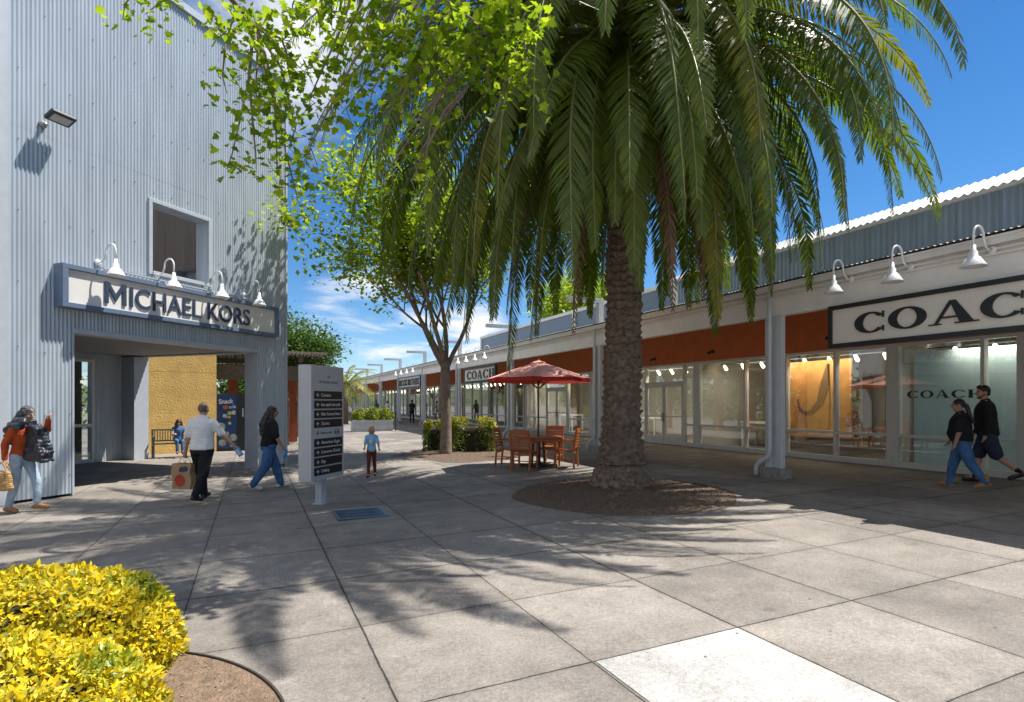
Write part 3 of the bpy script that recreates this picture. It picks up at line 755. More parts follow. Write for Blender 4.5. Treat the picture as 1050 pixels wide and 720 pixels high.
# gooseneck lamps: plate on a wall at the origin, lamp reaching along local -y
LAMPW = mat('white_enamel', (.8,.8,.79), .35, var=.03)
def gooseneck(label, loc, rz, group, reach=.5, s=1.):
    t = thing('gooseneck_lamp', label, 'lamp', loc, rz, group)
    m_ = MB(); m_.mx = Matrix.Rotation(R(90), 4, 'X'); m_.lathe([(.0,-.0),(.062,0),(.062,.018),(.045,.035),(0,.04)], n=16); m_.build('wall_plate', LAMPW, t, local=True)
    pts = [(0,-.03,0),(0,-.12,.0),(0,-.19,.05),(0,-.23,.14)]
    for q in np.linspace(0, PI, 9): pts.append((0, -.23-(reach-.23)/2*(1-math.cos(q)), .17+(reach-.23)/2*1.1*math.sin(q)))
    pts += [(0,-reach,-.02)]
    m_ = MB(); m_.tube(pts, .0165, 10); m_.build('lamp_arm', LAMPW, t, local=True)
    m_ = MB(); m_.lathe([(.0,.08),(.03,.08),(.034,.0),(.05,-.01),(.056,-.08),(.08,-.095),(.155,-.215),(.16,-.232),(.152,-.23),(.075,-.1),(.0,-.095)], (0,-reach,-.06), 24, cap=False); m_.build('lamp_shade', LAMPW, t, local=True)
    return t
e_ = Vector((math.sqrt(.5), math.sqrt(.5), 0))
g0 = None
for i, s_ in enumerate((1.5, 2.7, 3.9, 5.0)):
    p = Vector((LX, LY, 4.36))+e_*s_+Vector((.7071,-.7071,0))*.012
    lab = ['white gooseneck lamp at the left end over the long cream sign', 'second gooseneck lamp from the left over the long cream sign', 'third gooseneck lamp from the left over the long cream sign', 'white gooseneck lamp at the right end over the long cream sign'][i]
    g0 = gooseneck(lab, p, R(45), 'gooseneck lamps over the long cream sign') if i == 0 else put(copy_tree(g0), p, R(45), lab)
# floodlights
def flood(label, s_, z):
    t = thing('floodlight', label, 'floodlight', Vector((LX, LY, z))+e_*s_, R(45), 'floodlights on the metal shop')
    m_ = MB(); m_.mx = Matrix.Rotation(R(90), 4, 'X'); m_.lathe([(0,.0),(.06,0),(.06,.05),(.035,.06),(.03,.12),(0,.12)], n=14); m_.build('bracket', mat('grey_cast', (.3,.3,.3), .5, .5), t, local=True)
    m_ = MB(); m_.mx = Matrix.Translation((.12,-.3,.12)) @ Matrix.Rotation(R(-22), 4, 'X'); m_.box(-.2,.2,-.13,.13,-.035,.035); m_.build('lamp_body', DARKC, t, local=True, bevel=.02)
    m_ = MB(); m_.mx = Matrix.Translation((.12,-.3,.12)) @ Matrix.Rotation(R(-22), 4, 'X'); m_.box(-.15,.15,-.08,.08,-.042,-.036); m_.build('lens', mat('lens_grey', (.45,.45,.43), .3), t, local=True)
flood('black floodlight high on the left of the corrugated wall', .56, 6.55)
flood('black floodlight near the right corner of the corrugated wall', 6.2, 6.35)

# ================================================================ RIGHT ROW OF SHOPS
WHITE = mat('white_paint', (.84,.81,.76), .6, var=.07, scale=3); OFFW = mat('soffit_white', (.76,.74,.70), .7, var=.05)
RED = mat('rust_red_panel', (.56,.15,.042), .75, var=.1, scale=2.5, bump=.1)
COLM = mat('column_white', (.60,.62,.64), .45, var=.05); CBLK = mat('plinth_concrete', (.3,.28,.26), .9, var=.25, scale=12, bump=.4)
BLUEC = streaky('blue_grey_cladding', (.31,.38,.47), .45, .2); SKYW = mat('clerestory_panel', (.17,.22,.28), .4, var=.05); ROOFW = streaky('white_roof_sheet', (.37,.37,.365), .55)
XE, XC, XS = 9.72, 9.85, 13.4; Y0, PER = 8.56, 6.63; YA, YB = -8., 96.
row = thing('shopping_arcade', 'long low white shopping arcade with rust red band and columns', 'building', (XS, 8.56, 0))
mb = MB(); mb.box(XC,XC+.16,YA,YB,3.48,4.06); mb.box(XC-.03,XC,YA,YB,3.48,3.56); mb.build('fascia', WHITE, row)
mb = MB(); mb.box(XE,XC-.002,YA,YB,3.985,4.10); mb.box(XE-.02,XE,YA,YB,4.07,4.11); mb.build('gutter', OFFW, row)
mb = MB(); corr(mb, lambda y, o, z: (z, y, 4.135+(z-9.6)*.14+o), YA, 34, 9.66, 12.8, .09, .012, 4); corr(mb, lambda y, o, z: (z, y, 4.135+(z-9.6)*.14+o), 34, YB, 9.66, 18.5, .18, .012, 2); mb.build('canopy_roof', ROOFW, row)
mb = MB()
for z in (3.86, 3.935): mb.tube([(XC-.035, y, z) for y in np.arange(YA, YB, 2.)], .02, 8)
mb.build('conduit', WHITE, row)
mb = MB(); c1 = [mb.pt(q) for q in ((XC+.162,YA,4.03),(XC+.162,YB,4.03),(XS-.002,YB,4.45),(XS-.002,YA,4.45),(XC+.162,YA,4.07),(XC+.162,YB,4.07),(XS-.002,YB,4.49),(XS-.002,YA,4.49))]
for q in ((0,1,2,3),(7,6,5,4),(0,4,5,1),(2,6,7,3),(0,3,7,4),(1,5,6,2)): mb.face([c1[k] for k in q])
mb.build('walkway_ceiling', OFFW, row)
mb = MB(); mb.box(XS,XS+.15,YA,YB,3.05,4.44); mb.build('red_band', RED, row)
mb = MB(); mb.box(XS+.16,XS+5,YA,YB,3.66,3.86); mb.build('flat_roof', OFFW, row)
# raised clerestory
mb = MB(); corr(mb, lambda y, o, z: (12.8-o, y, z), YA, 15.1, 4.3, 5.70, .125, .016, 16, prof='rib'); mb.box(12.83,13.0,YA,15.1,4.3,5.7); mb.build('clerestory_cladding', BLUEC, row)
mb = MB()
for k in range(1, 4):
    ya, yb = Y0+PER*k+.14, min(Y0+PER*(k+1)-.14, 33.)
    mb.box(12.86, 12.98, ya, yb, 4.3, 5.62)
mb.build('clerestory_panel', SKYW, row)
mb = MB(); mb.box(12.70,13.0,YA,15.09,5.702,5.78); mb.box(12.80,13.0,15.12,33,5.622,5.76); mb.box(12.8,13.0,33.002,33.2,4.3,5.76)
for k in range(1, 4): mb.box(12.78,13.02,Y0+PER*k-.135,Y0+PER*k+.135,4.3,5.62)
mb.build('clerestory_trim', WHITE, row)
mb = MB(); corr(mb, lambda y, o, z: (z, y, 5.72+(z-12.55)*.5+o), YA, 15.3, 12.55, 13.55, .16, .022, 8); mb.build('clerestory_roof', ROOFW, row)
mb = MB(); mb.box(13.02,18.4,YA,33.2,4.62,5.6); mb.build('upper_block', OFFW, row)
# columns, with raised posts and arms further along
cproto = None
for k in range(-1, 14):
    y = Y0+PER*k; g = gz(XC); m_ = MB()
    x0 = XC-.02
    m_.box(x0-.10,x0+.02,y-.20,y-.07,g+.2,3.478); m_.box(x0-.10,x0+.02,y+.07,y+.20,g+.2,3.478); m_.box(x0-.06,x0-.0,y-.07,y+.07,g+.2,3.478)
    c_ = m_.build('column', COLM, row, bevel=.006)
    m_ = MB(); m_.box(x0-.2,x0+.12,y-.3,y+.24,g-.05,g+.2); m_.build('column_base', CBLK, c_, bevel=.015)
    m_ = MB(); m_.tube([(x0-.17,y+.02,3.98),(x0-.17,y+.02,3.4),(x0-.17,y+.02,.75),(x0-.17,y+.05,.6),(x0-.2,y+.2,.5),(x0-.22,y+.28,.43),(x0-.22,y+.32,.35),(x0-.22,y+.33,g+.02)], .045, 12)
    for z in (1.2,2.6): m_.tube([(x0-.17,y+.02,z),(x0-.17,y+.02,z+.05)], .053, 12)
    m_.build('downspout', COLM, c_)
    if k >= 1:
        m_ = MB(); m_.box(x0-.08,x0+.1,y-.09,y+.09,4.2,4.78); m_.box(x0-1.15,x0+.1,y-.09,y+.09,4.782,4.92); m_.build('roof_post', COLM, row, bevel=.006)
# storefront
ALU = mat('storefront_frame', (.60,.59,.57), .45, var=.05); GLF = glass_mat('storefront_glass', (.90,.94,.94), 2.1, .075)
gs = gz(XS); ZT = 3.048
def bay(y_list, doors=(), thick=()):
    """frame members at the listed y; panes between; doors = indices of intervals that are double doors"""
    m_ = MB()
    for i, y in enumerate(y_list):
        w = .07 if i in thick else .035
        m_.box(XS-.03, XS+.12, y-w, y+w, gs, ZT)
    def W(i): return .07 if i in thick else .035
    for i in range(len(y_list)-1):
        a, b = y_list[i]+W(i), y_list[i+1]-W(i+1)
        m_.box(XS-.02,XS+.1,a,b,ZT-.07,ZT-.001)
        if i in doors: m_.box(XS-.02,XS+.1,a,b,2.36,2.44)
        else: m_.box(XS-.02,XS+.1,a,b,gs,gs+.13); m_.box(XS-.02,XS+.1,a,b,.92,.985)
    fr = m_.build('storefront_frame', ALU, row)
    for i in range(len(y_list)-1):
        a, b = y_list[i]+W(i), y_list[i+1]-W(i+1); m_ = MB()
        if i in doors:
            m_.box(XS+.03,XS+.042,a,b,2.44,ZT-.07); m_.build('transom_pane', GLF, fr)
            mid = (a+b)/2
            for u, v, sgn in ((a,mid-.004,1),(mid+.004,b,-1)):
                q = MB(); q.box(XS-.012,XS+.05,u+.004,u+.09,gs+.01,2.35); q.box(XS-.012,XS+.05,v-.09,v-.004,gs+.01,2.35); q.box(XS-.012,XS+.05,u+.09,v-.09,2.25,2.35); q.box(XS-.012,XS+.05,u+.09,v-.09,gs+.01,gs+.28); q.box(XS-.005,XS+.045,u+.09,v-.09,1.2,1.235)
                dr = q.build('door', ALU, row)
                q = MB(); q.box(XS+.015,XS+.025,u+.09,v-.09,gs+.28,1.2); q.box(XS+.015,XS+.025,u+.09,v-.09,1.235,2.25); q.build('door_glass', GLF, dr)
                hy = v-.05 if sgn == 1 else u+.05
                q = MB(); q.tube([(XS-.012,hy,1.05),(XS-.07,hy,1.05),(XS-.07,hy,1.32),(XS-.012,hy,1.32)], .012, 8); q.build('door_handle', DARKC, dr)
        else:
            m_.box(XS+.03,XS+.042,a,b,gs+.13,.92); m_.box(XS+.03,XS+.042,a,b,.985,ZT-.07); m_.build('window_pane', GLF, fr)
bay([1.7,3.95,6.02,6.66,8.38], (1,), (1,2,4))
bay([8.52,9.88,11.35,12.80,14.78], (), (0,4))
bay([14.92,15.46,17.56,19.3,21.3], (1,), (0,4))
bay([21.44,23.4,25.5,26.9,27.9], (1,), (0,4))
for k in range(3, 13):
    y = 8.45+6.55*k-.02*0
    if k % 2: bay([y+.07,y+1.3,y+2.6,y+3.9,y+5.2,y+6.48], (), (0,5))
    else: bay([y+.07,y+1.6,y+3.2,y+5.1,y+6.48], (2,), (0,4))
# shop interiors
INW = mat('interior_wall', (.40,.38,.35), .8, var=.1, scale=1.5); INF = mat('interior_floor', (.30,.27,.24), .5, var=.1); BULB = emit_mat('track_light_glow', (1,.75,.42), 6)
for i, (a, b) in enumerate([(1.7,8.4),(8.5,14.8),(14.9,27.9)]+[(8.5+6.55*k, 8.36+6.55*(k+2)) for k in range(3, 13, 2)]):
    m_ = MB(); m_.box(XS+4.6,XS+4.8,a,b,gs,3.6); m_.box(XS+.13,XS+4.6,a,a+.06,gs,3.6); m_.box(XS+.13,XS+4.6,b-.06,b,gs,3.6); m_.build('interior_wall', INW, row)
    m_ = MB(); m_.box(XS+.13,XS+4.6,a+.061,b-.061,gs-.05,gs+.02); m_.build('interior_floor', INF, row)
    m_ = MB(); m_.box(XS+.7,XS+.74,a+.3,b-.3,2.93,2.96)
    y = a+.6
    while y < b-.4: m_.rcone((XS+.72,y,2.9), .04, (XS+.8,y,2.8), .05, 10, 1); y += .75
    m_.build('track_lights', [DARKC, BULB], row)
for nm_, y, ln2, pw in (('lamp', 5.0, 6., 30), ('lamp', 11.6, 6., 60), ('lamp', 18., 6., 85), ('lamp', 24.6, 5., 75)):
    la = bpy.data.lights.new('shop_ceiling_light', 'AREA'); la.shape = 'RECTANGLE'; la.size = .35; la.size_y = ln2*.8; la.energy = pw; la.color = (1,.86,.66)
    lo_ = bpy.data.objects.new('shop_ceiling_light', la); COL.objects.link(lo_); lo_.location = (XS+.36, y, 2.9); lo_.rotation_euler = (0, R(-32), 0)
# displays behind the glass
PBLUE = mat('pale_blue_backdrop', (.58,.76,.82), .7, var=.06, scale=1)
m_ = MB(); m_.box(XS+.45,XS+.5,6.15,8.25,gs+.03,2.86); m_.build('window_backdrop', PBLUE, row)
m_ = MB(); m_.box(XS+.45,XS+.5,1.8,3.9,gs+.03,2.86); m_.build('window_backdrop', PBLUE, row)
ORG = mat('amber_poster', (.40,.17,.035), .7, var=.3, scale=3); BRN = mat('brown_poster_ink', (.11,.045,.015), .7, var=.2)
pos = thing('window_poster', 'amber poster of a curved brown handle shape inside the shop window', 'poster', (XS+.7, 11.0, gs+.5))
m_ = MB(); m_.box(XS+.70,XS+.74,9.95,12.4,.75,2.85); m_.build('poster_panel', ORG, pos)
def band(mb, pts, w, o, ax, ay, az, d):
    for i in range(len(pts)-1):
        p, q = Vector((*pts[i],0)), Vector((*pts[i+1],0)); t = (q-p).normalized(); nn_ = Vector((-t.y, t.x, 0))
        w0, w1 = w[i]/2, w[i+1]/2
        mb.prism([(p+nn_*w0)[:2], (p-nn_*w0)[:2], (q-nn_*w1)[:2], (q+nn_*w1)[:2]], o, ax, ay, az, d+.0007*(i%5))
m_ = MB(); c_ = [(0,.95),(.05,.7),(.2,.55),(.45,.58),(.7,.85),(.85,1.3),(.95,1.9)]
band(m_, c_, [.06,.09,.12,.14,.2,.3,.1], (XS+.699,11.55,.85), (0,-1,0), (0,0,1), (-1,0,0), .004)
band(m_, [(.95,1.9),(1.0,1.0),(.98,.2),(.8,.02),(.4,.12)], [.05,.04,.05,.05,.03], (XS+.699,11.55,.85), (0,-1,0), (0,0,1), (-1,0,0), .004)
m_.build('poster_figure', BRN, pos)
def dtable(label, x, y, items):
    t = thing('display_table', label, 'table', (x, y, gs+.02), 0, 'display tables inside the shops'); m_ = MB(); m_.box(-.35,.35,-.7,.7,.78,.84); m_.build('table_top', WHITE_F, t, local=True)
    for a in (-.3,.3):
        for b in (-.64,.64): m_ = MB(); m_.box(a-.025,a+.025,b-.025,b+.025,0,.779); m_.build('leg', WHITE_F, t, local=True)
dtable('white display table inside the shop window left of the amber poster', XS+1.7, 13.6, 0)
dtable('white display table inside the shop right of the glazed double door', XS+1.8, 19.6, 0)
dtable('white display table inside the far shop beside its double door', XS+1.8, 26.2, 0)
# shelving with handbags along the back walls
SHW = mat('pale_oak', (.45,.33,.2), .5, var=.15)
def shelf_unit(label, y):
    t = thing('display_shelf', label, 'shelf', (XS+4.3, y, gs+.02), 0, 'shelves along the back walls of the shops')
    for q in (-1.2, 1.2): m_ = MB(); m_.box(-.2,.28,q-.02,q+.02,0,2.4); m_.build('side_panel', SHW, t, local=True)
    for z in (.3,.95,1.6,2.2): m_ = MB(); m_.box(-.2,.28,-1.179,1.179,z,z+.035); m_.build('shelf_board', SHW, t, local=True)
shelf_unit('oak shelf unit with handbags at the back of the shop right of the downspout column', 10.1)
shelf_unit('oak shelf unit with handbags at the back of the shop left of the downspout column', 13.2)
shelf_unit('oak shelf unit at the back of the shop behind the glazed double door', 17.2)
bagm = [mat('bag_leather_%s' % c, k_, .45, var=.15) for c, k_ in (('red',(.35,.03,.025)),('cream',(.65,.55,.42)),('brown',(.22,.1,.04)),('black',(.02,.02,.02)),('teal',(.05,.2,.22)))]
protos = []
for i, bm_ in enumerate(bagm):
    t = thing('shop_handbag', 'small leather handbag standing on a shelf inside the shop', 'handbag', (0,0,0), 0, 'handbags on the shop shelves')
    m_ = MB(); m_.box(-.06,.06,-.14,.14,0,.2); m_.build('bag_body', bm_, t, local=True, bevel=.02)
    m_ = MB(); m_.tube([(0,-.08*math.cos(q),.2+.12*math.sin(q)) for q in np.linspace(0, PI, 9)], .01, 6); m_.build('bag_handle', bm_, t, local=True); protos.append(t)
cnt = 0; random.seed(15)
for y0_ in (10.1, 13.2, 17.2):
    for z in (.335,.985,1.635):
        for q in (-.8,-.28,.25,.78):
            if random.random() < .2: continue
            i = cnt % 5 if cnt < 5 else random.randint(0, 4); o = protos[i] if cnt < 5 else copy_tree(protos[i]); o.location = (XS+4.22, y0_+q+random.uniform(-.06,.06), gs+.02+z); cnt += 1
# security boxes on the red band
for lab, y, z in (('small black speaker box on the red band above the window nearest the palm trunk', 14.1, 3.33),('small black camera on the red band right of the downspout column', 9.95, 3.38),('small black camera on the red band just right of the palm trunk', 17.0, 3.3),('small black wall light on the red band above the parasol', 23.9, 3.3)):
    t = thing('security_device', lab, 'camera', (XS, y, z), 0, 'small black boxes on the red band')
    m_ = MB(); m_.box(-.05,.0,-.05,.05,-.05,.05); m_.build('mount', DARKC, t, local=True, bevel=.01)
    m_ = MB(); m_.rcone((-.05,0,0), .035, (-.16,.05,-.05), .045); m_.build('device_body', DARKC, t, local=True)

# hanging store signs
BLK = mat('sign_black', (.022,.022,.025), .4); IVORY = mat('ivory_panel', (.78,.72,.63), .6, var=.03)
def ell_arc(rx, ry, a0, a1, n=28): return [(rx*math.cos(t), ry*math.sin(t)) for t in np.linspace(a0, a1, n)]
def slab_text(mb, word, h, wds, gap, o, ax, ay, az, d):
    o, ax, ay, az = map(Vector, (o, ax, ay, az)); x = 0
    def P_(poly, e=0): mb.prism([(x+px, py) for px, py in poly], o, ax, ay, az, d+e)
    for ch, w in zip(word, wds):
        if ch in 'OC':
            a0, a1 = (0, 2*PI) if ch == 'O' else (R(38), R(322))
            oo = ell_arc(w/2, h/2, a0, a1); ii = ell_arc(w*.27, h*.42, a0, a1)
            for i in range(len(oo)-1):
                P_([(oo[i][0]+w/2, oo[i][1]+h/2), (oo[i+1][0]+w/2, oo[i+1][1]+h/2), (ii[i+1][0]+w/2+(.03*w if ch == 'C' else 0), ii[i+1][1]+h/2), (ii[i][0]+w/2+(.03*w if ch == 'C' else 0), ii[i][1]+h/2)])
            if ch == 'C':
                P_([(w*.87,h*.68),(w*.92,h*.68),(w*.92,h*.98),(w*.88,h*.98)], .001); P_([(w*.88,h*.05),(w*.92,h*.05),(w*.92,h*.30),(w*.87,h*.30)], .001)
        elif ch == 'A':
            P_([(w*.44,h),(w*.56,h),(w*.93,0),(w*.66,0)]); P_([(w*.44,h),(w*.48,h*.9),(w*.17,0),(w*.11,0)], .001)
            P_([(w*.24,h*.26),(w*.68,h*.26),(w*.66,h*.33),(w*.27,h*.33)], .0015); P_([(0,0),(w*.27,0),(w*.27,h*.05),(0,h*.05)], .002); P_([(w*.55,0),(w*1.02,0),(w*1.02,h*.05),(w*.55,h*.05)], .002)
        elif ch == 'H':
            for q in (.08, .64):
                P_([(w*q,0),(w*(q+.26),0),(w*(q+.26),h),(w*q,h)]); P_([(w*(q-.08),0),(w*(q+.34),0),(w*(q+.34),h*.05),(w*(q-.08),h*.05)], .001); P_([(w*(q-.08),h*.95),(w*(q+.34),h*.95),(w*(q+.34),h),(w*(q-.08),h)], .001)
            P_([(w*.34,h*.46),(w*.64,h*.46),(w*.64,h*.54),(w*.34,h*.54)], .0015)
        x += w+gap
def hang_sign(label, ya, yb, z0, z1, fw, frame, panel):
    t = thing('store_sign', label, 'sign', (XC-.15, (ya+yb)/2, z0)); xf = XC-.16; xb = XC-.045
    m_ = MB(); m_.box(xf,xb,ya,yb,z0,z0+fw); m_.box(xf,xb,ya,yb,z1-fw,z1); m_.box(xf,xb,ya,ya+fw,z0+fw+.001,z1-fw-.001); m_.box(xf,xb,yb-fw,yb,z0+fw+.001,z1-fw-.001); m_.build('sign_frame', frame, t, bevel=.004)
    m_ = MB(); m_.box(xf+.04,xb-.005,ya+fw,yb-fw,z0+fw,z1-fw); m_.build('sign_panel', panel, t)
    return t, xf+.04
YV = (0,-1,0); ZV = (0,0,1); XM = (-1,0,0)
t, xf = hang_sign('large ivory sign with black frame and bold black serif capitals at right', 2.55, 7.30, 2.70, 3.47, .075, BLK, IVORY)
m_ = MB(); slab_text(m_, 'COACH', .36, (.56,.60,.68,.56,.62), .03, (xf, 6.79, 2.905), YV, ZV, XM, .03); m_.build('lettering', BLK, t)
t, xf = hang_sign('small ivory sign with black frame and serif capitals beyond the parasol', 23.3, 27.45, 2.66, 3.40, .09, BLK, IVORY)
m_ = MB(); slab_text(m_, 'COACH', .40, (.62,.66,.68,.66,.66), .07, (xf, 27.0, 2.83), YV, ZV, XM, .03); m_.build('lettering', BLK, t)
t, xf = hang_sign('white sign with slate frame and dark condensed capitals down the arcade', 35.8, 41.8, 2.72, 3.5, .09, SLATE, WHITE)
text_obj('lettering', 'BROOKS BROTHERS', .62, BLK, t, (xf-t.location.x, 41.4-t.location.y, .16), YV, ZV, XM, .03, bold=.012, width=5.3)
t, xf = hang_sign('smallest white sign at the far end of the arcade', 61.8, 67.2, 2.66, 3.36, .09, COLM, WHITE)
text_obj('lettering', 'ADIDAS', .55, BLK, t, (xf-t.location.x, 66.5-t.location.y, .16), YV, ZV, XM, .03, bold=.014, width=4.0)
# lettering on the near window glass
wl = MB(); slab_text(wl, 'COACH', .17, (.25,.27,.29,.27,.28), .03, (XS+.028, 8.15, 1.80), YV, ZV, XM, .003); tag(wl.build('window_lettering', BLK), 'black serif lettering on the window glass behind the walking couple', 'lettering')
# lamps over the signs
first = None; cnt = 0
for grp, ys, labs in (('gooseneck lamps over the large ivory sign', (4.76,5.9,6.92), ('white gooseneck lamp at the right edge over the large ivory sign','white gooseneck lamp over the second letter of the large ivory sign','white gooseneck lamp half hidden by palm fronds left of the large ivory sign')),
                      ('gooseneck lamps over the small ivory sign', (23.7,24.9,26.1,27.3), ('nearest gooseneck lamp over the small ivory sign','second nearest gooseneck lamp over the small ivory sign','third nearest gooseneck lamp over the small ivory sign','farthest gooseneck lamp over the small ivory sign')),
                      ('gooseneck lamps over the condensed lettered sign', (36.2,37.8,39.4,41.0), ('nearest gooseneck lamp over the slate framed white sign','second nearest gooseneck lamp over the slate framed white sign','third nearest gooseneck lamp over the slate framed white sign','farthest gooseneck lamp over the slate framed white sign'))):
    for y, lab in zip(ys, labs):
        p = (XC-.03, y, 3.92)
        if first is None: first = gooseneck(lab, p, R(-90), grp, .48)
        else: put(copy_tree(first), p, R(-90), lab, grp)
# ================================================================ YELLOW WALL, VENDING MACHINE, PERGOLA
YEL = mat('ochre_stucco', (.74,.48,.155), .9, var=.16, scale=2.2, bump=.6, bscale=17, dist=.025)
A_ = at(120, 413, 18.3); B_ = at(222, 413, 20.0); dv = Vector((B_.x-A_.x, B_.y-A_.y, 0)); lw = dv.length
wall = thing('stucco_wall', 'rough ochre yellow stucco wall behind the metal bench', 'wall', (A_.x, A_.y, 0), math.atan2(dv.y, dv.x))
m_ = MB(); m_.box(0, lw, 0, .3, 0, 2.72); m_.box(0, lw, 0, .3, 2.735, 4.6); m_.box(.0, lw-.01, .012, .29, 2.7, 2.75); m_.build('wall_face', YEL, wall, local=True)
VB = mat('vending_blue', (.012,.045,.16), .35, var=.08); VBK = mat('vending_black', (.012,.012,.014), .3)
p = ground_at(237, 20.6); vm = thing('vending_machine', 'dark blue vending machine with bright pictures beside the yellow wall', 'vending machine', (p.x, p.y, 0), R(-2))
m_ = MB(); m_.box(-.48,.48,-.38,.42,.04,2.0); m_.build('cabinet', VBK, vm, local=True, bevel=.01)
m_ = MB(); m_.box(-.42,.2,-.40,-.382,.1,1.97); m_.build('front_panel', VB, vm, local=True)
m_ = MB(); m_.box(.23,.46,-.395,-.382,.1,1.97); m_.box(.38,.42,-.405,-.396,1.2,1.5,1); m_.build('control_panel', [VBK, TRIM], vm, local=True)
text_obj('lettering', 'Snack', .22, WHITE_F, vm, (-.36,-.401,1.66), (1,0,.06), (0,0,1), (0,-1,0), .006, width=.46, bold=.006)
text_obj('lettering', 'to Go', .15, WHITE_F, vm, (-.04,-.401,1.5), (1,0,.06), (0,0,1), (0,-1,0), .006, width=.22, bold=.004)
for nm, c, poly in (('snack_picture', (.5,.11,.02), [(-.25,1.56),(-.2,1.47),(-.1,1.48),(-.06,1.57),(-.14,1.62)]), ('snack_picture', (.45,.5,.06), [(-.1,1.3),(.02,1.26),(.06,1.38),(-.06,1.41)]), ('snack_picture', (.6,.58,.55), [(.05,1.3),(.15,1.27),(.18,1.41),(.07,1.43)]),
                    ('snack_picture', (.45,.45,.47), [(-.25,1.2),(-.12,1.16),(-.1,1.28),(-.22,1.31)]), ('snack_picture', (.55,.3,.06), [(-.11,1.17),(0,1.14),(.02,1.22),(-.08,1.25)]), ('snack_picture', (.5,.6,.05), ell_arc(.05,.05,0,2*PI,14)[:-1])):
    m_ = MB(); m_.prism(poly, (0,-.401,0) if poly[0][1] > .5 else (-.02,-.401,.98), (1,0,0), (0,0,1), (0,-1,0), .004); m_.build(nm, mat('print_%d%d%d' % tuple(int(x*99) for x in c), c, .5, var=.3, scale=14), vm, local=True)
for x, z, r_ in ((.1,.48,.12),(-.3,.85,.15),(-.12,.6,.09),(-.25,.3,.12),(.06,.22,.08)):
    m_ = MB(); m_.prism([(x+a, z+b) for a, b in ell_arc(r_, r_, 0, 2*PI, 20)[:-1]], (0,-.401,0), (1,0,0), (0,0,1), (0,-1,0), .003); m_.build('cookie_picture', mat('print_biscuit', (.32,.32,.3), .6, var=.6, scale=18), vm, local=True)
TERRA = mat('terracotta_pier', (.36,.09,.035), .85, var=.2, scale=5, bump=.3); BEAM = mat('pergola_timber', (.11,.085,.06), .8, var=.25, scale=6); LATT = mat('weathered_lath', (.30,.25,.19), .85, var=.25)
px, py = .6, 25.0
pg = thing('pergola', 'vine covered pergola on orange piers behind the metal shop', 'pergola', (px, py, 0))
for x, y in ((1.05,24.2),(1.5,26.2),(-1.55,24.5),(-.75,26.5),(2.1,30),(-2,30)):
    m_ = MB(); m_.box(x-.17,x+.17,y-.17,y+.17,0,3.3); m_.build('pier', TERRA, pg)
m_ = MB(); m_.box(-3,1.6,23.6,23.8,2.55,3.1); m_.box(1.62,1.8,23.6,31,3.3,3.5); m_.box(-3,2.4,25.9,26.1,3.3,3.5); m_.box(-3,2.4,29.8,30,3.3,3.5); m_.box(-3,-2.8,23.9,31,3.3,3.5); m_.build('beam', BEAM, pg)
m_ = MB()
for i in range(40): x = -3.2+.16*i*.9; m_.box(x,x+.05,23.3,31.2,3.52,3.6)
for i in range(16): y = 23.4+.5*i; m_.box(-3.3,2.7,y,y+.06,3.605,3.66)
m_.build('lattice', LATT, pg)

# ================================================================ DIRECTORY SIGN
SIGNG = mat('brushed_sign_grey', (.52,.525,.535), .45, .1, var=.06, scale=2); PLATE = mat('directory_plate', (.012,.012,.014), .35); LTR = mat('directory_white', (.75,.75,.74), .5); LTD = mat('directory_dark', (.07,.07,.075), .5)
p = ground_at(329.5, 9.62)
ds = thing('directory_sign', 'grey freestanding directory sign with black name plates on a post', 'sign', (p.x, p.y, p.z), R(49.5))
m_ = MB(); poly = [(-.40,-.13),(.42,-.13),(.42,.13),(-.40,.13),(-.55,.03),(-.555,-.02)]
ang = -R(49.5)
cam_side = Vector((-RIGHT.x, -RIGHT.y, 0)); cs = Matrix.Rotation(ang, 3, 'Z') @ cam_side
fl = Vector((-.46,-.13,0)); lft = fl+cs*.15
poly = [(-.46,-.13),(.46,-.13),(.46,.13),(-.42,.13),(lft.x+.05, lft.y+.1),(lft.x, lft.y)]
m_.prism(poly, (0,0,.42), (1,0,0), (0,1,0), (0,0,1), 1.87); m_.build('sign_body', SIGNG, ds, local=True, bevel=.005)
m_ = MB(); m_.box(-.085,.055,-.06,.06,0,.42-.002); m_.build('post', TRIM, ds, local=True)
m_ = MB(); m_.box(-.12,.09,-.1,.1,-.03,.012); m_.build('base_plate', TRIM, ds, local=True)
rows_ = [('Carters',-1),('kate spade new york',-1),('Nike Factory Store',-1),('Zumiez',-1),None,('American Eagle',1),('Converse Outlet',1),('Gap',1),('Oakley',1)]
def arrow(mb, x, z, s, dirn, d):
    P_ = lambda poly, e: mb.prism([(x+dirn*a*s, z+b*s) for a, b in poly], (0,-.1315,0) if d else (0,-.1365,0), (1,0,0), (0,0,1), (0,-1,0), .003+e)
    P_([(-.5,-.09),(.42,-.09),(.42,.09),(-.5,.09)], 0); P_([(.5,0),(.38,.12),(-.02,.46),(-.12,.34)], .0007); P_([(.5,0),(-.12,-.34),(-.02,-.46),(.38,-.12)], .0014)
